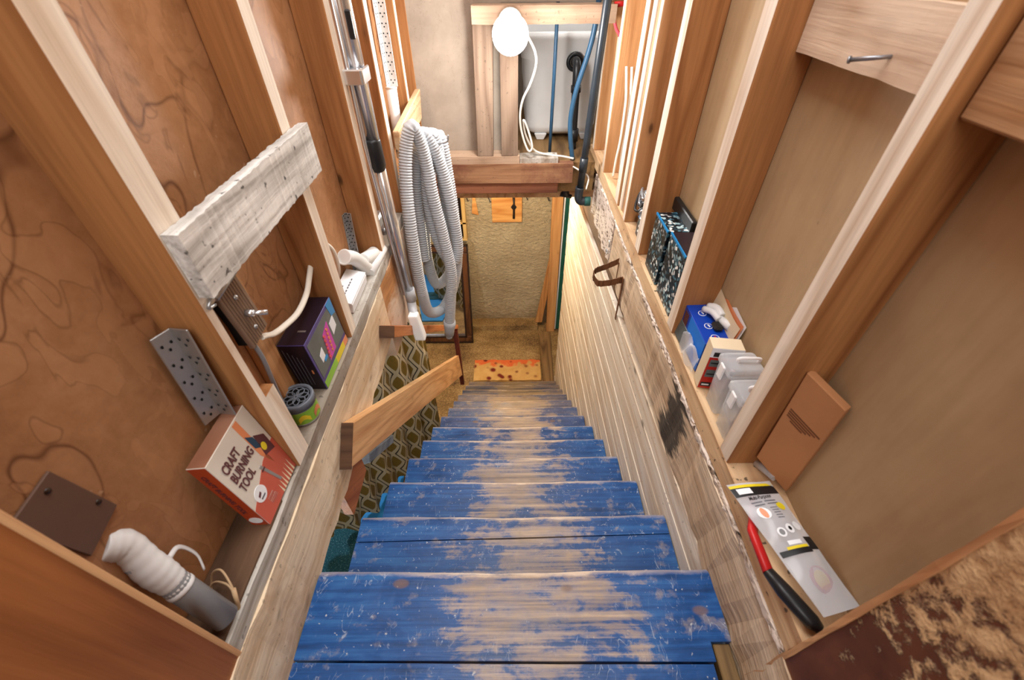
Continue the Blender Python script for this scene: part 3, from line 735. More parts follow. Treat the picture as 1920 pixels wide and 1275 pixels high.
# plywood square with latch on the back wall, nails, shelf
pb = thing('plywood_board', 'square plywood board with a black iron latch on the concrete wall', 'board', (-.04, 3.935, -2.0))
obj('board', B().box((-.185, 3.925, -1.995), (.108, 3.949, -1.68)), M['ply'], pb, bevel=.002)
obj('latch', B().tube([(.028, 3.918, -1.74), (.03, 3.912, -1.80), (.028, 3.918, -1.95)], [.012, .008, .012], 8).plate([(.0, 3.924, -1.835), (.028, 3.924, -1.875), (.056, 3.924, -1.835), (.028, 3.924, -1.795)], (0, -.006, 0)), M['wire'], pb)
for x, z, s_, lab in ((-.425, -1.73, 1, 'black wire hook on the concrete wall beside the small shelf'), (-.215, -1.745, .9, 'black wire hook on the concrete wall between paddle and plywood board'),
                 (.140, -1.735, .6, 'short black wire hook just right of the plywood board'), (.345, -1.74, .9, 'black wire hook on the concrete wall beside the pine post')):
    tag(obj('wall_hook', B().tube([(x, 3.945, z+.03), (x+.006, 3.925, z), (x+.018, 3.92, z-.04*s_), (x+.03*s_, 3.92, z-.03)], .0045, 6), M['wire']),
        lab, 'hook', 'wire hooks on the concrete wall')
sh = thing('key_shelf', 'small yellowish wooden frame shelf on the wall above the mirror', 'shelf', (-.54, 3.90, -2.15))
for bx in (((-.66, 3.88, -1.72), (-.44, 3.948, -1.70)), ((-.66, 3.88, -1.99), (-.44, 3.948, -1.97)), ((-.66, 3.88, -2.17), (-.44, 3.948, -2.15)), ((-.475, 3.88, -2.15), (-.44, 3.948, -1.72)), ((-.68, 3.88, -2.15), (-.645, 3.948, -1.72))):
    obj('slat', B().box(*bx), M['yellowwall'], sh, bevel=.002)
obj('backing', B().box((-.67, 3.938, -2.15), (-.45, 3.949, -1.72)), M['mdark'], sh)
tag(obj('black_tin', B().lathe([(0, 0), (.04, 0), (.04, .11), (.034, .125), (.034, .14), (0, .14)], (-.53, 3.905, -2.15)), M['black']), 'dark tin standing in the lower bay of the small shelf', 'tin')
tag(obj('folded_paper', B().boxv((-.60, 3.90, -1.97), (.07, 0, 0), (0, .02, 0), (.02, 0, .2)), M['steelgrey_print']), 'grey folded sheet leaning in the upper bay of the small shelf', 'paper')
tag(obj('spatula_blade', B().plate([(-.365, 3.93, -1.73), (-.340, 3.93, -1.73), (-.315, 3.93, -1.92), (-.38, 3.93, -1.90)], (0, .01, 0)), M['ply']), 'small orange wooden paddle hanging on the concrete wall', 'paddle')
tag(obj('foam_mat', plank(B(), (-.40, 2.99, -3.299), (.298, 3.285, -3.272), 0, 20, .004), M['foam'], origin=(-.05, 3.13, -3.3)), 'orange pitted foam mat on the floor at the foot of the stairs', 'mat')
tag(obj('floor_board', B().plate([(.318, 2.95, -3.299), (.424, 2.95, -3.299), (.44, 3.72, -3.299), (.305, 3.72, -3.299)], (0, 0, .035)), M['floorboard'], bevel=.002), 'dark board lying on the floor beside the foam mat', 'board')
tag(obj('lumber_post', B().hexa([(.400, 3.77, -3.298), (.492, 3.77, -3.298), (.492, 3.83, -3.298), (.400, 3.83, -3.298), (.378, 3.79, -1.1), (.482, 3.79, -1.1), (.482, 3.85, -1.1), (.378, 3.85, -1.1)]), M['lumber'], bevel=.003), 'upright orange pine post at the right end of the concrete wall', 'post')
tag(obj('lumber_brace', B().hexa([(.275, 3.86, -3.233), (.352, 3.86, -3.233), (.352, 3.90, -3.233), (.275, 3.90, -3.233), (.40, 3.865, -2.35), (.46, 3.865, -2.35), (.46, 3.90, -2.35), (.40, 3.90, -2.35)]), M['lumber'], bevel=.003), 'short leaning pine brace beside the upright post', 'brace')
gt = thing('green_board', 'narrow dark green board with a pale edge beside the plank wall', 'board', (.55, 3.82, -3.28))
obj('board', B().box((.507, 3.80, -3.28), (.60, 3.84, -1.06)), M['greentrim'], gt, bevel=.002)
obj('edge_or_painted_light_strip', B().box((.495, 3.795, -3.28), (.5065, 3.84, -1.06)), M['white'], gt)

# ================================================================== LAUNDRY AREA
tb = thing('laundry_tub', 'white plastic laundry tub behind the far stud posts', 'tub', (.26, 2.62, ZP))
def rrect(x0, x1, y0, y1, z, r=.06, n=6):
    out = []
    for cx, cy, a0 in ((x1-r, y1-r, 0), (x0+r, y1-r, 90), (x0+r, y0+r, 180), (x1-r, y0+r, 270)):
        for k in range(n+1):
            a = math.radians(a0+90*k/n); out.append((cx+r*math.cos(a), cy+r*math.sin(a), z))
    return out
b = B(); rings = []
for z, g, r in ((-.795, -.045, .03), (-.775, -.012, .05), (-.745, 0, .06), (-.56, .006, .06), (-.555, .012, .06), (-.43, .016, .06), (-.425, .026, .06), (-.345, .028, .06), (-.343, .040, .05), (-.312, .040, .05), (-.312, .02, .05), (-.33, .015, .05), (-.75, -.02, .05)):
    rings.append(rrect(.085-g, .47+g, 2.55-g, 3.0+g, z+.02, r))
n_ = len(rings[0]); vs = [p for r_ in rings for p in r_]
fs = [(i*n_+k, i*n_+(k+1) % n_, (i+1)*n_+(k+1) % n_, (i+1)*n_+k) for i in range(len(rings)-1) for k in range(n_)]
fs += [tuple(range(n_))[::-1], tuple((len(rings)-1)*n_+k for k in range(n_))]
b._add(vs, fs, 0, True); obj('basin', b, M['tub'], tb)
for x in (.17, .42):
    obj('foot', B().hexa([(x-.02, 2.57, -.80), (x+.02, 2.57, -.80), (x+.02, 2.62, -.80), (x-.02, 2.62, -.80), (x-.035, 2.56, -.765), (x+.035, 2.56, -.765), (x+.035, 2.62, -.765), (x-.035, 2.62, -.765)]), M['tub'], tb, bevel=.003)
dp = thing('drain_pipe', 'short black drain pipe with a round elbow in front of the tub', 'pipe', (.33, 2.42, -.79))
obj('pipe', B().tube(smooth_path([(.325, 2.526, -.42), (.325, 2.45, -.405), (.327, 2.42, -.45), (.33, 2.42, -.60), (.335, 2.42, -.80)], 40), .020, 14), M['black'], dp)
obj('flange', B().ring((.325, 2.505, -.415), (0, 1, 0), .034, .010), M['black'], dp)
obj('coupling', B().tube([(.3345, 2.42, -.70), (.335, 2.42, -.76)], .026, 14), M['black'], dp)
obj('coupling', B().tube([(.328, 2.42, -.50), (.329, 2.42, -.53)], .025, 14), M['black'], dp)
tag(obj('water_pipe', B().tube([(.204, 2.31, -.80), (.206, 2.30, -.45), (.208, 2.30, .3)], .0085, 10), M['bluepipe']), 'thin straight blue water pipe in front of the tub', 'pipe')
tag(obj('water_hose', B().tube(smooth_path([(.372, 2.25, -.05), (.366, 2.25, -.235), (.345, 2.25, -.35), (.309, 2.25, -.48), (.292, 2.25, -.60), (.300, 2.25, -.70), (.318, 2.25, -.80)], 40), .012, 10), M['bluepipe']), 'curving blue hose between the tub drain and the black pipe', 'hose')
vp = thing('vent_pipe', 'long black vent pipe ending in an elbow beside the plank wall', 'pipe', (.335, 2.05, -.95))
obj('pipe', B().tube([(.338, 2.05, -.895), (.350, 2.05, -.60), (.372, 2.05, -.10), (.41, 2.05, .9)], .0165, 16), M['abs'], vp)
obj('elbow', B().tube(smooth_path([(.3375, 2.05, -.86), (.335, 2.05, -.905), (.345, 2.05, -.928), (.37, 2.05, -.932)], 16), .021, 16), M['abs'], vp)
obj('cap', B().tube([(.366, 2.05, -.932), (.395, 2.05, -.932)], .0225, 16), M['green'], vp)
obj('collar', B().tube([(.3425, 2.05, -.785), (.345, 2.05, -.72)], .0195, 16), M['abs'], vp)
tag(obj('pipe_valve', B().tube([(.285, 2.26, -.93), (.30, 2.26, -.99)], .02, 10).tube([(.27, 2.26, -.985), (.33, 2.26, -1.0)], .012, 8), M['black']), 'small black valve hanging below the header beside the vent pipe', 'valve')
# lamp
lb = thing('light_bulb', 'bright round light bulb mounted on the far cross beam', 'light', (.004, 2.06, -.25))
obj('globe', B().lathe([(0, -.070), (.028, -.066), (.051, -.051), (.065, -.028), (.070, 0), (.065, .029), (.051, .053), (.032, .069), (0, .071)], (.004, 2.0, -.241), (0, -1, 0)), M['bulb'], lb)
obj('socket', B().lathe([(0, .0), (.05, 0), (.05, .012), (.03, .02), (.026, .09), (0, .09)], (.004, 2.149, -.215), (0, -1, -.25)), M['white'], lb)
lamp('bulb_light', 'POINT', (.004, 1.86, -.26), BULB_POWER, (1, .98, .95), .07)
tag(obj('lamp_cord', B().tube(smooth_path([(.06, 2.11, -.24), (.085, 2.10, -.275), (.105, 2.09, -.311), (.110, 2.09, -.357), (.088, 2.09, -.424), (.058, 2.10, -.484), (.046, 2.12, -.547), (.050, 2.14, -.613), (.069, 2.15, -.683), (.09, 2.15, -.722), (.105, 2.15, -.700), (.085, 2.15, -.63), (.062, 2.14, -.58), (.075, 2.18, -.66), (.12, 2.2, -.735), (.194, 2.2, -.757), (.261, 2.2, -.765), (.315, 2.19, -.773)], 140), .0052, 8), M['cable']), 'white lamp cord looping down beside the tub to the header', 'cord')
tag(obj('twine_scrap', B().tube(smooth_path([(.30, 2.18, -.80), (.34, 2.10, -.80), (.375, 2.06, -.815), (.36, 2.0, -.85)], 12), .004, 6), M['cable']), 'scrap of pale twine tied around the black vent pipe', 'twine')

# ================================================================== LEFT SIDE THINGS
tag(obj('grey_board', plank(B(), (-.429, .478, -.352), (-.409, .940, -.256), 1, 60, .0009), M['grey']), 'rough weathered grey board nailed across the left studs', 'board')
hk = thing('hook_board', 'short pale board with hooks holding the vacuum hose', 'board', (-.42, 1.95, -.56))
obj('board', B().hexa([(-.43, 1.672, -.585), (-.405, 1.672, -.585), (-.405, 2.15, -.572), (-.43, 2.15, -.572), (-.43, 1.672, -.488), (-.405, 1.672, -.488), (-.405, 2.2, -.462), (-.43, 2.2, -.462)]), M['plate'], hk, bevel=.003)
obj('hook', B().tube(smooth_path([(-.415, 1.735, -.55), (-.34, 1.735, -.548), (-.25, 1.735, -.548), (-.236, 1.735, -.52)], 16), .0035, 8), M['steel'], hk)
obj('nail', B().tube([(-.408, 1.78, -.50), (-.385, 1.78, -.505)], .003, 6).tube([(-.408, 1.78, -.50), (-.408, 1.77, -.54)], .002, 6), M['wire'], hk)
# vacuum hose, one long corrugated tube
hp = [(-.313, 1.66, -1.39), (-.292, 1.66, -1.237), (-.274, 1.66, -1.086), (-.293, 1.67, -.903), (-.315, 1.68, -.741), (-.325, 1.69, -.617), (-.337, 1.68, -.519), (-.357, 1.66, -.469), (-.384, 1.643, -.543), (-.398, 1.61, -.66), (-.399, 1.57, -.80), (-.399, 1.55, -.97), (-.398, 1.56, -1.13), (-.393, 1.61, -1.275), (-.345, 1.70, -1.326), (-.286, 1.72, -1.217), (-.251, 1.74, -1.051), (-.251, 1.76, -.85), (-.262, 1.78, -.672), (-.278, 1.79, -.544), (-.313, 1.80, -.604), (-.37, 1.81, -.823), (-.396, 1.79, -.965), (-.396, 1.77, -1.12), (-.379, 1.82, -1.264), (-.308, 1.81, -1.19), (-.275, 1.80, -1.058), (-.279, 1.79, -.864), (-.282, 1.77, -.668), (-.295, 1.75, -.522), (-.325, 1.73, -.59), (-.341, 1.72, -.736), (-.336, 1.71, -.874), (-.308, 1.70, -.999), (-.269, 1.71, -1.061), (-.242, 1.72, -.997), (-.253, 1.73, -.811), (-.279, 1.74, -.636), (-.324, 1.73, -.512), (-.369, 1.74, -.614), (-.396, 1.74, -.765), (-.397, 1.72, -.92), (-.397, 1.70, -1.05)]
vh = thing('vacuum_hose', 'coiled pale grey corrugated vacuum hose hanging from the hook board', 'hose', (-.34, 1.74, -1.45))
sp = smooth_path(hp, 1700)
# resample evenly so that the ribs keep their pitch
L = [0]
for a, c_ in zip(sp, sp[1:]): L.append(L[-1]+(c_-a).length)
pts, rr = [], []; step = .0021; j = 0; n_ = int(L[-1]/step)
for i in range(n_):
    d = i*step
    while L[j+1] < d: j += 1
    t = (d-L[j])/max(1e-9, L[j+1]-L[j]); pts.append(sp[j].lerp(sp[j+1], t)); rr.append(.0240+(.0018 if i % 5 in (0, 1) else -.0018 if i % 5 == 3 else 0))
obj('tube', B().tube(pts, rr, 12), M['hosegrey'], vh)
obj('cuff', B().tube([(-.312, 1.66, -1.375), (-.314, 1.66, -1.40), (-.318, 1.66, -1.43), (-.323, 1.66, -1.465)], [.030, .031, .026, .024], 16).tube([(-.323, 1.66, -1.465), (-.325, 1.66, -1.485)], [.018, .017], 12), M['nozzle'], vh)
# vacuum wand
vw = thing('vacuum_wand', 'chrome telescopic vacuum wand with a black grip hanging on the left studs', 'vacuum wand', (-.40, 1.36, -1.16))
wx, wy = -.402, 1.335
wup = obj('upper_tube', B().tube([(wx-.002, wy, -.43), (wx-.002, wy-.01, .35)], .0195, 16), M['chrome'], vw)
obj('thin_tube', B().tube([(wx-.010, wy+.012, -.98), (wx-.022, wy-.022, -.42), (wx-.030, wy-.002, .35)], .008, 10), M['chrome'], vw)
obj('lower_tube', B().tube([(wx+.002, wy+.04, -1.0), (wx-.002, wy, -.40)], .0175, 16), M['chrome'], vw)
obj('grip', B().tube([(wx-.006, wy+.002, -.50), (wx-.006, wy+.001, -.485), (wx-.006, wy, -.45), (wx-.006, wy, -.415), (wx-.006, wy, -.408)], [.022, .0268, .0258, .0252, .022], 16), M['black'], vw)
obj('slide_button', B().boxv((wx+.001, wy-.026, -.165), (.014, 0, 0), (0, .012, 0), (0, 0, .06)), M['black'], wup, bevel=.003)
obj('clip', B().box((-.47, 1.285, -.262), (-.385, 1.316, -.226)).box((-.475, 1.275, -.285), (-.466, 1.30, -.20)).box((-.386, 1.285, -.262), (-.380, 1.36, -.226)), M['chrome'], vw, bevel=.003)
obj('neck', B().tube([(wx+.002, wy+.04, -.975), (wx+.003, wy+.043, -1.03)], [.021, .021], 14).tube(smooth_path([(wx+.001, wy+.045, -1.03), (wx+.006, wy+.02, -1.06), (wx+.020, wy-.02, -1.075)], 8), .018, 12), M['nozzle'], vw)
obj('nozzle', B().hexa([(-.387, 1.27, -1.155), (-.345, 1.27, -1.155), (-.345, 1.31, -1.16), (-.387, 1.31, -1.16), (-.405, 1.295, -1.05), (-.368, 1.295, -1.05), (-.368, 1.335, -1.055), (-.405, 1.335, -1.055)]), M['white'], vw, bevel=.006, seg=2)
# perforated steel angles
def angle(name, label, p0, p1, a, c_, w=.026, t=.003, mat='steel', step=.02, group=None):
    p0, p1, a, c_ = Vector(p0), Vector(p1), Vector(a).normalized(), Vector(c_).normalized(); u = p1-p0
    r = thing(name, label, 'steel angle', p0, group)
    obj('flange', B().boxv(p0, u, a*w, c_*t), M[mat], r, bevel=.0008); obj('flange', B().boxv(p0, u, c_*w, a*t), M[mat], r, bevel=.0008)
    b = B(); un = u.normalized(); k = .012
    while k < u.length-.005:
        for d, nrm in ((a, -c_), (c_, -a)):
            for s_ in ((0, .5), (.010, .75), (.010, .3)):
                ctr = p0+un*(k+s_[0])+d*w*s_[1]
                for sg in (nrm*.0004, -nrm*(t+.0004)): b.tube([ctr+sg*1.0, ctr+sg*1.02], .0021 if w < .03 else .0027, 8)
        k += step
    obj('holes', b, M['hole'], r); return r
angle('steel_angle', 'perforated galvanised steel angle leaning beside the craft tool box', (-.490, .455, -.571), (-.488, .468, -.395), (-.42, -.9, 0), (1, -.15, 0), w=.030, step=.034)
angle('steel_angle', 'perforated steel angle standing in the bay above the white box', (-.507, 1.20, -.765), (-.507, 1.235, -.59), (1, -.3, 0), (-.15, -1, 0), w=.022, step=.022)
angle('steel_angle', 'pale perforated angle hanging high in the corner by the hook board', (-.478, 1.955, -.40), (-.478, 1.985, .30), (1, -.2, 0), (-.2, -1, 0), w=.034, mat='steel_p', step=.03)
tag(obj('white_pipe', B().tube([(-.468, 1.90, -.62), (-.468, 1.93, -.40)], .021, 16).lathe([(.0, .0), (.017, 0), (.017, .002), (0, .002)], (-.468, 1.93, -.3995), (0, .1, 1)).tube([(-.468, 1.929, -.405), (-.468, 1.9305, -.398)], .0225, 16), [M['white'], M['hole']]), 'short white plastic pipe standing below the hanging perforated angle', 'pipe')
# switch
sw = thing('light_switch', 'ribbed brown switch plate with a steel toggle in the notched left stud', 'switch', (-.42, .54, -.50))
n_ = Vector((1, 0, 0)).normalized()
a0 = Vector((-.438, .508, -.376)); uu = Vector((.0, .058, .006)); dd = Vector((-.002, .018, -.118))
swp = obj('plate', B().boxv(a0, uu, dd, (.009, 0, .001)), M['bakelite'], sw, bevel=.0015)
b = B()
for k in range(1, 9): b.boxv(a0+uu*(k/9.5)+Vector((.009, 0, .001)), uu*.02, dd*.98, (.0012, 0, 0))
obj('ribs', b, M['bakelite'], sw)
obj('box', B().boxv(a0+Vector((-.03, .004, 0)), uu*.85, dd*.95, (.029, 0, 0)), M['hole'], sw)
obj('clamp', B().tube([a0+uu*-.08+Vector((.008, 0, .004)), a0+uu*1.02+Vector((.008, 0, .004))], .005, 8).tube(smooth_path([a0+uu*.1+Vector((.008, 0, .006)), a0+Vector((.012, -.012, .012)), a0+Vector((.01, -.026, .004)), a0+Vector((.008, -.010, -.002))], 10), .0028, 6), M['steel'], sw)
c0 = a0+uu*.5+dd*.5+Vector((.010, 0, 0))
obj('toggle', B().tube([c0, c0+Vector((.012, 0, 0))], [.006, .0055], 10).tube([c0+Vector((.010, 0, 0)), c0+Vector((.026, .012, -.008))], [.0038, .0046], 10), M['chrome'], swp)
for t in (.2, .78):
    c1 = a0+uu*.5+dd*t+Vector((.010, 0, 0)); obj('screw', B().lathe([(0, .003), (.003, .0025), (.004, 0)], c1, (1, 0, 0), 10), M['steel'], swp)
tag(obj('switch_cable', B().tube(smooth_path([(-.437, .560, -.497), (-.445, .585, -.515), (-.455, .618, -.540), (-.46, .663, -.560), (-.46, .726, -.575), (-.465, .794, -.575), (-.468, .835, -.560), (-.470, .866, -.545)], 50), .0065, 8, flat=.6), M['cable']), 'white cable curving from the switch to a hole in the next stud', 'cable')
tag(obj('grey_cable', B().tube(smooth_path([(-.436, .535, -.49), (-.438, .54, -.53), (-.45, .548, -.60), (-.46, .555, -.66), (-.47, .56, -.76)], 24), .004, 8), M['pvcgrey']), 'thin grey cable running down behind the notched stud', 'cable')
tag(obj('round_cable', B().tube(smooth_path([(-.49, .93, -.55), (-.46, .94, -.53), (-.445, .95, -.56), (-.45, .95, -.62), (-.48, .95, -.66)], 24), .005, 8), M['cable']), 'white cable loop behind the second left stud', 'cable')
# craft burning tool box
cb = thing('craft_tool_box', 'red and cream craft burning tool box leaning in the nearest left bay', 'box', (-.46, .43, ZP+.006))
E0, D0, F0, C0 = Vector((-.438, .352, -.763)), Vector((-.437, .474, -.763)), Vector((-.464, .352, -.575)), Vector((-.463, .474, -.575))
uu, vv = D0-E0, F0-E0; ww = -uu.cross(vv).normalized()*.033
b = B().boxv(E0, uu, vv, ww)
for i, f in enumerate(b.f):
    nrm = (b.v[f[1]]-b.v[f[0]]).cross(b.v[f[2]]-b.v[f[1]]).normalized()
    b.m[i] = 0
    if abs(nrm.dot(uu.normalized())) > .9: b.m[i] = 1
    elif abs(nrm.dot(vv.normalized())) > .9: b.m[i] = 2
obj('carton', b, [M['cream'], M['rust'], M['craft_side']], cb, bevel=.001)
fc = Face(E0, uu, vv, cb)
fc.poly([(0, 0), (1, 0), (1, .50), (.62, .46), (.0, .26)], M['craft_red'], 'red_panel')
fc.poly([(.64, .98), (.74, .98), (.76, .30), (.66, .52)], M['orange'], 'orange_band')
fc.poly([(.66, .80), (.76, .72), (.77, .55), (.67, .62)], M['navy'], 'navy_label', .0008)
fc.poly([(.78, .72), (.93, .62), (.93, .40), (.72, .46)], M['plum'], 'plum_panel', .0008)
fc.disc(.80, .54, .05, .05, M['yellow'], 'yellow_spot', h=.001)
fc.disc(.24, .30, .12, .09, M['paper'], 'badge', h=.0011)
fc.poly([(.18, .31), (.25, .33), (.25, .30), (.18, .28)], M['plum'], 'badge_print', .0014); fc.rect(.19, .245, .29, .262, M['text_grey'], 'badge_print', .0014)
for i, t in enumerate(('CRAFT', 'BURNING', 'TOOL')):
    fc.text(t, .10, .755-.135*i, .0275, M['plum'], 'lettering', .0006, .53)
fc.poly([(.50, .46), (.545, .465), (.66, .13), (.62, .12)], M['steel'], 'pen', .001)
fc.poly([(.49, .415), (.57, .42), (.575, .40), (.495, .395)], M['plum'], 'pen_ring', .0012)
for i in range(5): fc.rect(.26, .08+.022*i, .44-.01*i, .088+.022*i, M['cream'], 'small_print')
for i in range(7): fc.poly([(.52+.065*i, .0), (.555+.065*i, .0), (.5+.065*i+.03, .13+.01*i)], M['creamcard'], 'pencil', .0009)
sf = Face(E0+ww, -ww, vv, cb)     # near spine
sf.text('', 0, 0, .01, M['plum']) if False else None
text('CRAFT BURNING TOOL', E0+ww*.72+vv*.88, -vv, -ww, .012, M['plum'], cb, 'spine_lettering', .0002, .95)
sf.disc(.5, .10, .38, .05, M['paper'], 'spine_badge')
# puzzle/toy lights box
pb = thing('purple_toy_box', 'dark purple window box with pink beads in the second left bay', 'box', (-.47, .75, ZP))
P0, P1, P2 = Vector((-.438, .678, -.768)), Vector((-.438, .852, -.768)), Vector((-.441, .668, -.618))
uu, vv = P1-P0, P2-P0; ww = Vector((-.062, .004, -.004))
b = B().boxv(P0, uu, vv, ww)
for i, f in enumerate(b.f):
    nrm = (b.v[f[1]]-b.v[f[0]]).cross(b.v[f[2]]-b.v[f[1]]).normalized()
    b.m[i] = 1 if abs(nrm.x) < .5 else 0
obj('carton', b, [M['purple'], M['darkpurple']], pb, bevel=.001)
fc = Face(P0, uu, vv, pb)
fc.rect(.04, .22, .98, .93, M['steelgrey_print'], 'window', .0006)
fc.rect(.02, 0, .5, .14, M['lime'], 'lime_band'); fc.rect(.5, 0, .85, .14, M['yellow'], 'yellow_band'); fc.rect(.85, 0, 1, .14, M['orange'], 'orange_band')
fc.poly([(.80, .99), (.98, .99), (.97, .70), (.84, .74)], M['cyan'], 'blue_label', .0012)
fc.poly([(.44, .72), (.66, .80), (.62, .26), (.36, .24)], M['magenta'], 'pink_beads', .0012)
for i in range(6):
    fc.disc(.45-.012*i, .68-.075*i, .022, .03, M['pink'], 'bead', 10, .003); fc.disc(.57-.012*i, .71-.075*i, .020, .028, M['orange'], 'bead', 10, .003)
fc.poly([(.18, .56), (.30, .62), (.30, .44), (.19, .40)], M['paper'], 'white_label', .0012)
fc.poly([(.70, .70), (.86, .74), (.86, .52), (.70, .46)], M['paper'], 'price_label', .0012)
fc.rect(.24, .36, .34, .42, M['cyan'], 'small_label', .0014)
fs_ = Face(P0+ww, -ww, vv, pb)
for i in range(5): fs_.rect(.10+.13*i, .12, .125+.13*i, .9-.05*i, M['text_grey'], 'printed_line')
fs_.rect(.78, .38, .84, .46, M['orange'], 'small_mark')
tf = Face(P2, uu, ww, pb); tf.rect(.25, .2, .28, .5, M['steel'], 'staple')
# jar with slotted lid
jr = thing('freshener_jar', 'small round jar with a slotted grey lid and colourful label', 'jar', (-.462, .600, ZP))
jc = Vector((-.464, .602, ZP))
obj('body', B().lathe([(0, .001), (.030, .001), (.034, .006), (.034, .055), (0, .055)], jc), M['clear2'], jr)
obj('label_band', B().lathe([(.0345, .010), (.0345, .046)], jc), M['lime'], jr)
b = B()
for a0_, col_ in ((-2.6, 'orange'), (-.4, 'orange'), (-1.4, 'yellow')):
    pp = [jc+Vector((.0352*math.cos(a0_+.09*k), .0352*math.sin(a0_+.09*k), .014+.026*abs(math.sin(k*.4))*.4)) for k in range(9)]
    qq = [p+Vector((0, 0, .014)) for p in pp]
    obj('label_print', B()._add(pp+qq, [(k, k+1, k+10, k+9) for k in range(8)], 0, True), M[col_], jr)
obj('lid_wall', B().lathe([(.034, .050), (.037, .050), (.037, .066), (.034, .068), (.030, .067), (.030, .061)], jc), M['pot_grey'], jr)
b = B(); b.lathe([(0, .058), (.031, .058)], jc)
obj('lid_dark', b, M['hole'], jr)
b = B()
for k in range(8):
    a = math.pi*2*k/8; b.ring(jc+Vector((.015*math.cos(a), .015*math.sin(a), .064)), (0, 0, 1), .0125, .0014, 18, 5)
obj('lid_grille', b, M['pot_grey'], jr)
# white box and fittings
wx_ = thing('white_box', 'white cardboard box lying open in the third left bay', 'box', (-.47, 1.04, ZP))
obj('carton', B().boxv((-.452, .965, -.768), (0, .155, 0), (-.050, 0, .012), (.004, 0, .030)), M['paper'], wx_, bevel=.001)
lid = obj('lid', B().boxv((-.449, .962, -.736), (0, .160, 0), (-.056, 0, .014), (0, 0, .004)), M['paper'], wx_, bevel=.0008)
lf = Face((-.449, .962, -.7318), (0, .160, 0), (-.056, 0, .014), wx_)
[lf.rect(a, .46, a+.055, .52, M['text_grey'], 'print', .0004) for a in (.22, .30, .40, .48, .56, .66)]; lf.rect(.26, .72, .46, .77, M['text_grey'], 'print', .0004)
pf = thing('pipe_fitting', 'white plastic wye pipe fitting lying behind the white box', 'pipe fitting', (-.47, 1.22, ZP))
obj('wye', B().tube(smooth_path([(-.490, 1.10, -.665), (-.478, 1.135, -.690), (-.466, 1.165, -.735), (-.462, 1.18, -.765)], 14), .0215, 16).tube(smooth_path([(-.466, 1.17, -.72), (-.46, 1.22, -.735), (-.455, 1.255, -.742)], 10), .021, 16), M['white'], pf)
obj('straight_tube', B().tube([(-.452, 1.16, -.762), (-.440, 1.30, -.752)], .017, 14), M['white'], pf)
obj('rim', B().ring((-.490, 1.10, -.665), (-.2, -.7, .7), .0215, .003), M['white'], pf)
tag(obj('grey_tin_lid', B().box((-.48, 1.33, -.70), (-.44, 1.40, -.66)).box((-.46, 1.36, -.74), (-.435, 1.46, -.715)), M['steel'], bevel=.006), 'small grey metal bracket behind the third left stud', 'bracket')
# grey tube with plastic wrap, brown cover plate, wires
gtube = thing('grey_tube', 'thick grey plastic tube wrapped in white plastic in the near left bay', 'tube', (-.6, .26, ZP))
T0, T1 = Vector((-.735, .300, -.690)), Vector((-.440, .196, -.738))
T0 = Vector((-.504, .232, -.60)); T1 = Vector((-.440, .203, -.752))
u = (T1-T0)
obj('tube', B().tube([T0, T0+u*.5, T1], .0185, 20), M['pvcgrey'], gtube)
b = B(); pts = smooth_path([T0+u*-.30+Vector((-.0, -.012, .0)), T0+u*-.1+Vector((-.002, .004, .006)), T0+u*.12, T0+u*.34, T0+u*.47], 40)
rr = [.0200+.0010*math.sin(i*.33)+.0004*math.sin(i*1.7)+.0008*math.sin(i*.13) for i in range(len(pts))]
obj('plastic_wrap', b.tube(pts, rr, 20), M['wrap'], gtube)
obj('wrap_tail', B().tube(smooth_path([T0+u*.25+Vector((.0, .02, .004)), T0+u*.33+Vector((-.006, .042, .008)), T0+u*.50+Vector((-.010, .050, .0)), T0+u*.62+Vector((-.010, .040, -.006))], 20), .004, 6, flat=.35), M['wrap'], gtube)
cp = thing('cover_plate', 'flat brown cover plate fixed to the stained left panel', 'cover plate', (-.508, .235, -.525))
obj('plate', B().plate([(-.5095, .195, -.425), (-.5095, .254, -.417), (-.5095, .268, -.522), (-.5095, .21, -.535)], (.004, 0, 0)), M['brownplate'], cp, bevel=.001)
for y, z in ((.238, -.432), (.258, -.495)): obj('screw', B().lathe([(0, .002), (.003, .0015), (.0038, 0)], (-.5055, y, z), (1, 0, 0), 10), M['mdark'], cp)
tag(obj('loose_wires', B().tube(smooth_path([(-.49, .245, -.765), (-.485, .262, -.74), (-.465, .262, -.728), (-.443, .240, -.742), (-.438, .222, -.768)], 24), .0018, 6).tube(smooth_path([(-.494, .235, -.765), (-.48, .25, -.745), (-.455, .246, -.738), (-.442, .238, -.742)], 20), .0018, 6).tube([(-.442, .240, -.742), (-.437, .220, -.772)], .0035, 8), M['tan_wire']), 'loop of loose tan wires at the end of the grey tube', 'wires')

# ================================================================== RIGHT SIDE THINGS
# city print boxes
def citybox(label, x, y0, y1, z1, skew=.0, depth=.07):
    r = thing('printed_box', label, 'box', (x+depth/2, (y0+y1)/2, ZP), 'city print boxes in the right bays')
    b = B().boxv((x, y0, ZP+.001), (0, y1-y0, 0), (depth, skew, 0), (0, 0, z1-ZP))
    for i, f in enumerate(b.f):
        if abs(sum((b.v[k].z for k in f))/4-z1) < 1e-3: b.m[i] = 1
    obj('carton', b, [M['city'], M['darkpurple']], r, bevel=.0012)
    obj('top_edge', B().boxv((x-.001, y0, z1-.004), (0, y1-y0, 0), (.004, 0, 0), (0, 0, .006)), M['cyan'], r)
    return r
citybox('farther of two boxes with a blue city photo print between right studs', .440, 1.095, 1.215, -.590)
citybox('nearer of two boxes with a blue city photo print between right studs', .440, .940, 1.070, -.578)
citybox('narrow box with city print under the black tangle in the fourth right bay', .452, 1.345, 1.42, -.70, depth=.05)
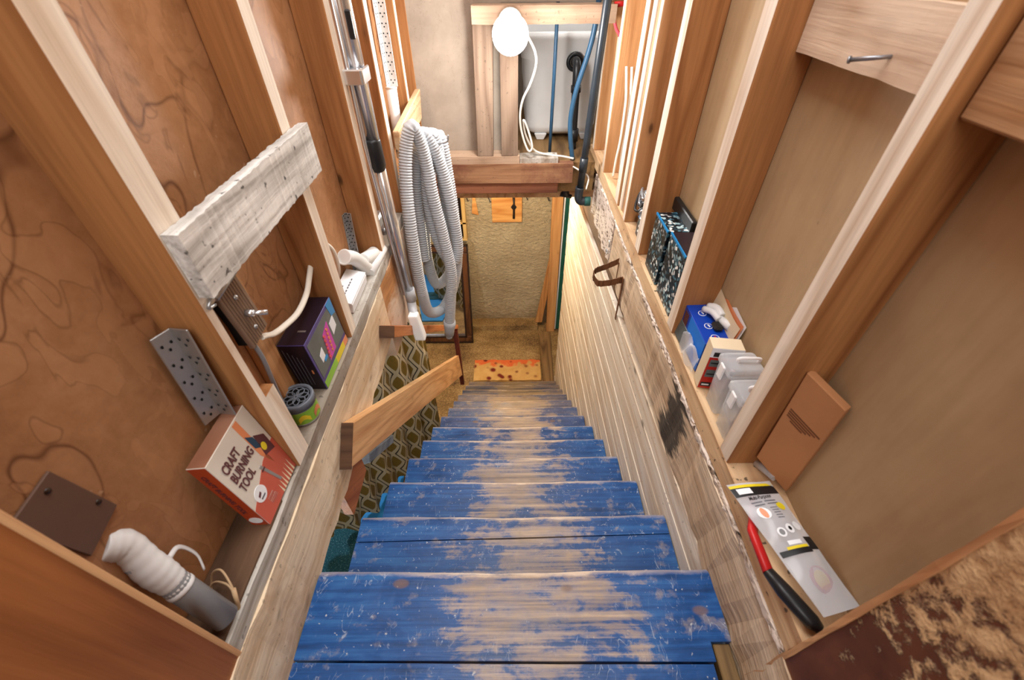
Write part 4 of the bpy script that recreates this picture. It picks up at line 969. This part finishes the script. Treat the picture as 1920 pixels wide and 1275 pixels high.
tag(obj('dark_tray', B().box((.50, 1.09, -.60), (.516, 1.262, -.56)), M['black'], bevel=.003), 'thin black panel behind the city print boxes', 'panel')
tg = thing('wire_tangle', 'black and silver tangle of wire above the narrow city print box', 'tangle', (.46, 1.42, -.70))
for k in range(7):
    pp = [Vector((.465+random.uniform(-.025, .03), 1.415+random.uniform(-.055, .06), -.655+random.uniform(-.045, .04))) for _ in range(7)]
    obj('strand', B().tube(smooth_path(pp, 42), random.uniform(.0025, .005), 6), M['wire'] if k % 2 else M['silver'], tg)
# strap and wire hook on the rim board
b = B(); sp = smooth_path([(.4255, 1.469, -.918), (.385, 1.503, -.966), (.355, 1.520, -.992), (.341, 1.500, -1.005), (.350, 1.450, -1.008), (.382, 1.390, -.966), (.405, 1.372, -.945), (.4255, 1.375, -.940)], 42)
for i in range(len(sp)-1):
    for s_ in (1,): b.poly([sp[i]+Vector((0, 0, .014)), sp[i+1]+Vector((0, 0, .014)), sp[i+1]-Vector((0, 0, .014)), sp[i]-Vector((0, 0, .014))])
sr = thing('leather_strap', 'brown leather strap loop hanging on the right rim board', 'strap', (.40, 1.42, -1.1))
lo_ = obj('loop', b, M['leather'], sr); md = lo_.modifiers.new('t', 'SOLIDIFY'); md.thickness = .003
obj('tail', B().boxv((.4225, 1.355, -.925), (0, .012, 0), (.003, 0, 0), (.0, .0, -.20)).boxv((.4225, 1.452, -.915), (0, .004, 0), (.003, 0, 0), (0, 0, -.12)), M['leather'], sr)
tag(obj('wire_eye', B().ring((.418, 1.66, -.985), (1, 0, .2), .012, .0022, 18, 6).ring((.416, 1.64, -.975), (1, .4, .2), .010, .002, 18, 6).tube([(.425, 1.66, -.93), (.425, 1.65, -.96)], .003, 6), M['steel']), 'small twisted wire eye above the leather strap', 'hook')
# blue box, gloves packet, booklet
bb = thing('blue_carton', 'blue cardboard carton with round emblems in the second right bay', 'box', (.475, .80, ZP))
A0 = Vector((.447, .722, -.768)); uu = Vector((0, .148, 0)); vv = Vector((-.001, 0, .094)); ww = Vector((.066, 0, .002))
b = B().boxv(A0, uu, vv, ww); obj('carton', b, [M['bluebox']], bb, bevel=.001)
ft = Face(A0+vv+uu, -uu, ww, bb)
for a, c_, s_ in ((.25, .42, 1), (.58, .40, 1), (.86, .42, 1)):
    ft.disc(a, c_, .07, .15, M['paper'], 'emblem_ring', h=.0006); ft.disc(a, c_, .058, .125, M['bluebox'], 'emblem_disc', h=.0009)
    ft.poly([(a-.035, c_-.03), (a+.035, c_+.01), (a+.02, c_+.06), (a-.03, c_+.03)], M['redcard'] if a > .7 else M['paper'], 'emblem_mark', .0011)
ff = Face(A0, uu, vv, bb)
ff = Face(A0+uu, -uu, vv, bb)
ff.n = Vector((-1, 0, 0)); ff.rect(.30, .02, .98, .98, M['bluebright'], 'bright_panel'); ff.rect(.06, .30, .22, .9, M['plum'], 'photo_panel')
tag(obj('glove', B().tube(smooth_path([(.49, .845, -.660), (.500, .825, -.650), (.505, .80, -.655)], 8), [.009]*9, 10).tube(smooth_path([(.478, .84, -.664), (.488, .815, -.655), (.495, .79, -.658)], 8), [.008]*9, 10).tube([(.50, .80, -.662), (.512, .76, -.658)], .010, 10), M['wrap']), 'white crumpled glove lying on the blue carton', 'glove')
tag(obj('black_clip', B().box((.478, .76, -.672), (.498, .79, -.660)), M['black'], bevel=.004), 'black clip lying on the blue carton beside the glove', 'clip')
bk = thing('booklet', 'creased paper booklet leaning on the wall behind the blue carton', 'booklet', (.515, .82, -.70))
for k, mm in ((0, 'creamcard'), (1, 'orange'), (2, 'paper')):
    o_ = .0035*k
    obj('sheet', B().grid(lambda u_, v_: (.502+o_+.012*v_+.004*math.sin(u_*5), .93-.205*u_-.004*k, -.705+.095*v_-.02*u_*v_-.01*math.sin(u_*3+k)*v_), 10, 4), M[mm], bk)
tag(obj('plastic_bag', B().grid(lambda u_, v_: (.432+.010*v_+.003*math.sin(u_*9+v_*4), .715+.10*u_, -.764+.055*math.sin(v_*2.6)+.008*math.sin(u_*13+v_*7)), 18, 10), M['clear2']), 'crumpled clear plastic bag in front of the blue carton', 'bag')
tag(obj('photo_packet', B().boxv((.437, .80, -.765), (0, .075, 0), (.008, 0, .045), (.006, 0, 0)), M['steelgrey_print'], bevel=.001), 'small dark printed packet leaning beside the blue carton', 'packet')
rb = thing('red_card_box', 'small red and cream card box between the blue carton and clear boxes', 'box', (.46, .69, ZP))
R0 = Vector((.434, .672, -.766)); uu = Vector((.066, -.010, 0)); vv = Vector((0, 0, .128)); ww = Vector((0.004, .036, 0))
b = B().boxv(R0, uu, vv, ww)
for i, f in enumerate(b.f):
    nrm = (b.v[f[1]]-b.v[f[0]]).cross(b.v[f[2]]-b.v[f[1]]).normalized()
    b.m[i] = 1 if nrm.y < -.8 else 0
obj('carton', b, [M['creamcard'], M['redcard']], rb, bevel=.001)
fc = Face(R0, uu, vv, rb)
fc.rect(.0, .78, 1, .995, M['paper'], 'white_band'); fc.rect(.1, .80, 1, .90, M['black'], 'black_band', .0008)
fc.rect(.08, .56, 1, .72, M['steelgrey_print'], 'grey_label'); fc.rect(.08, .30, 1, .48, M['steelgrey_print'], 'grey_label'); fc.rect(.06, .06, .40, .16, M['black'], 'dark_label')
fc.rect(.12, .63, .9, .66, M['black'], 'label_line', .0009); fc.rect(.12, .36, .8, .39, M['black'], 'label_line', .0009); fc.rect(.10, .09, .34, .12, M['paper'], 'label_line', .0009)
# clear containers
def container(label, x0, x1, y0, y1, z1, lean=0):
    r = thing('clear_container', label, 'container', ((x0+x1)/2, (y0+y1)/2, ZP), 'clear lidded containers')
    b = B(); zc = ZP+.001; ins = .004
    ring = lambda z, g: rrect(x0+g, x1-g, y0+g, y1-g, z, .008, 4)
    R_ = [ring(zc, ins), ring(z1-.016, 0), ring(z1-.016, .002), ring(zc+.002, ins+.002)]
    n_ = len(R_[0]); vs = [p for q in R_ for p in q]
    b._add(vs, [(i*n_+k, i*n_+(k+1) % n_, (i+1)*n_+(k+1) % n_, (i+1)*n_+k) for i in range(3) for k in range(n_)]+[tuple(range(n_))[::-1], tuple(3*n_+k for k in range(n_))], 0, True)
    obj('body', b, M['clear'], r)
    b = B(); R_ = [ring(z1-.018, -.003), ring(z1-.006, -.003), ring(z1, .002), ring(z1, .008)]
    vs = [p for q in R_ for p in q]
    b._add(vs, [(i*n_+k, i*n_+(k+1) % n_, (i+1)*n_+(k+1) % n_, (i+1)*n_+k) for i in range(3) for k in range(n_)]+[tuple(3*n_+k for k in range(n_))], 0, True)
    lid_ = obj('lid', b, M['clear2'], r)
    xm, ym = (x0+x1)/2, (y0+y1)/2
    obj('handle', B().tube(smooth_path([(xm-.012, ym, z1-.002), (xm-.012, ym, z1+.010), (xm+.012, ym-.002, z1+.012), (xm+.030, ym-.002, z1+.010), (xm+.030, ym, z1-.002)], 16), .0035, 8), M['handleclear'], lid_)
    obj('latch', B().box((x0-.006, ym-.010, z1-.045), (x0-.001, ym+.010, z1-.008)), M['handleclear'], lid_, bevel=.002)
    return r
container('clear plastic lidded container, the one next to the red card box', .442, .512, .592, .652, -.632)
container('clear plastic lidded container, the one tucked behind the near right stud', .440, .510, .520, .582, -.640)
# cardboard box
ca = thing('cardboard_box', 'flat brown cardboard box standing against the right drywall', 'box', (.49, .43, ZP))
K0 = Vector((.5125, .398, -.762)); 
KA = Vector((.4745, .458, -.720)); KB = Vector((.465, .458, -.492)); KC = Vector((.508, .404, -.522)); KD = Vector((.5085, .400, -.766))
uu = KD-KA; uu = Vector((.036, -.062, -.020)); vv = Vector((-.006, .004, .235)); O_ = Vector((.474, .464, -.735))
ww = -uu.cross(vv).normalized()*-.016
if ww.x < 0: ww = -ww
obj('carton', B().boxv(O_, uu, vv, ww), M['cardboard'], ca, bevel=.0012)
fc = Face(O_, uu, vv, ca)
if fc.n.dot(Vector((-1, -.3, .3))) < 0: fc.n = -fc.n
for i in range(5): fc.rect(.10+.12*(i == 4), .655-.022*i, .92-.09*i, .667-.022*i, M['ink'], 'printed_line')
tag(obj('small_bottle', B().tube([(.487, .468, -.765), (.492, .445, -.752), (.497, .425, -.748)], [.007, .008, .006], 10), M['clear2']), 'small clear tube lying below the cardboard box', 'tube')
# pouch and utility tool
po = thing('label_pouch', 'clear plastic pouch with a black and yellow printed label', 'pouch', (.46, .31, ZP+.01))
Q = [Vector((.398, .410, -.744)), Vector((.481, .417, -.742)), Vector((.520, .206, -.736)), Vector((.460, .193, -.738))]
def pch(u_, v_, h=1):
    top = Q[0].lerp(Q[1], u_); bot = Q[3].lerp(Q[2], u_); p = top.lerp(bot, v_)
    return p+Vector((0, 0, h*(.012*math.sin(math.pi*u_)*math.sin(math.pi*min(1, v_*1.1+.05))+.0015*math.sin(v_*16+u_*5))))
obj('bag', B().grid(lambda a, c_: pch(a, c_), 16, 28).grid(lambda a, c_: pch(a, c_, -.2), 8, 12), M['pouch'], po)
def pprint(a0, b0, a1, b1, mat, name='label_print', h=.0006):
    obj(name, B().grid(lambda a, c_: pch(a0+(a1-a0)*a, b0+(b1-b0)*c_)+Vector((0, 0, h)), 8, 6), mat, po)
pprint(.0, .02, 1, .045, M['yellow']); pprint(.0, .045, 1, .125, M['black'], 'black_header'); pprint(.10, .055, .42, .105, M['paper'], 'white_mark', .0009)
pprint(.02, .135, .98, .60, M['steelgrey_print'], 'label_back', .0004) if False else None
pprint(.25, .555, .75, .575, M['yellow']); pprint(.05, .575, .78, .615, M['black'], 'black_footer'); pprint(.78, .50, .99, .60, M['black'], 'black_mark')
def pdisc(a, c_, ra, rc, mat, name='round_print', h=.0009):
    obj(name, B().poly([pch(a+ra*math.cos(t*math.pi/8), c_+rc*math.sin(t*math.pi/8))+Vector((0, 0, h)) for t in range(16)]), mat, po)
pdisc(.78, .245, .10, .035, M['yellow'], 'yellow_badge'); pdisc(.30, .285, .13, .05, M['paper']); pdisc(.30, .285, .06, .045, M['orange'], h=.0012)
for a, c_ in ((.36, .45), (.60, .43), (.84, .41)): pdisc(a, c_, .10, .036, M['paper'])
pdisc(.60, .43, .04, .016, M['black'], h=.0012); pdisc(.36, .45, .06, .022, M['silver'], h=.0012)
[pprint(a, c_, a+w_, c_+.009, M['text_grey'], 'small_print', .0009) for a, c_, w_ in ((.21, .186, .24), (.50, .184, .26), (.24, .212, .22), (.52, .210, .24))]
pprint(.34, .515, .66, .545, M['paper'], 'white_tab')
du = (Q[1]-Q[0]).normalized(); dv = (Q[0]-Q[3]).normalized()
for t, a, c_, s_ in (('Multi-Purpose', .22, .165, .0095),):
    text(t, pch(a, c_)+Vector((0, 0, .0012)), (pch(a+.3, c_)-pch(a, c_)), dv, s_, M['black'], po, 'lettering', .0001, .72)
for i in range(5): pprint(.50, .25+.022*i, .66, .256+.022*i, M['text_grey'], 'small_print', .0009)
pdisc(.55, .80, .26, .095, M['oval'], 'pouch_oval', .0006); pdisc(.55, .80, .18, .065, M['oval2'], 'pouch_oval', .0009)
ut = thing('utility_tool', 'red and black handled tool half hidden under the clear pouch', 'tool', (.44, .24, ZP))
obj('red_body', B().tube([(.455, .40, -.763), (.420, .33, -.761), (.418, .262, -.760)], [.009, .013, .014], 10, flat=.6), M['red'], ut)
obj('black_grip', B().tube([(.418, .265, -.760), (.430, .235, -.759), (.452, .192, -.758), (.459, .182, -.758)], [.015, .021, .020, .012], 14, flat=.6), M['black'], ut)
# shovel and white cables at the far right studs
sv = thing('shovel', 'wooden shaft with a red and pink D handle between far right studs', 'shovel', (.47, 2.14, ZP))
obj('shaft', B().tube([(.462, 2.14, -.76), (.458, 2.16, -.27)], .010, 10), M['wood_handle'], sv)
obj('grip', B().tube([(.420, 2.165, -.165), (.470, 2.17, -.162)], .010, 10), M['red'], sv)
obj('fork', B().tube(smooth_path([(.421, 2.165, -.168), (.424, 2.165, -.205), (.440, 2.163, -.245), (.457, 2.16, -.268), (.457, 2.16, -.305)], 16), .0065, 8).tube(smooth_path([(.470, 2.17, -.165), (.474, 2.165, -.21), (.466, 2.163, -.245), (.458, 2.16, -.27)], 12), .0065, 8), M['pink'], sv)
for i, (pp, lab) in enumerate((([(.462, 1.985, -.345), (.468, 1.97, -.40), (.472, 1.945, -.47), (.470, 1.93, -.60), (.462, 1.92, -.68), (.460, 1.92, -.76)], 'white cable looping down the far right stud beside the shovel'),
                          ([(.482, 1.975, -.345), (.488, 1.96, -.42), (.490, 1.94, -.55), (.486, 1.93, -.66), (.488, 1.92, -.76)], 'second white cable nearer the wall on the far right stud'))):
    tag(obj('white_cable', B().tube(smooth_path(pp, 40), .006, 8, flat=.6), M['cable']), lab, 'cable')
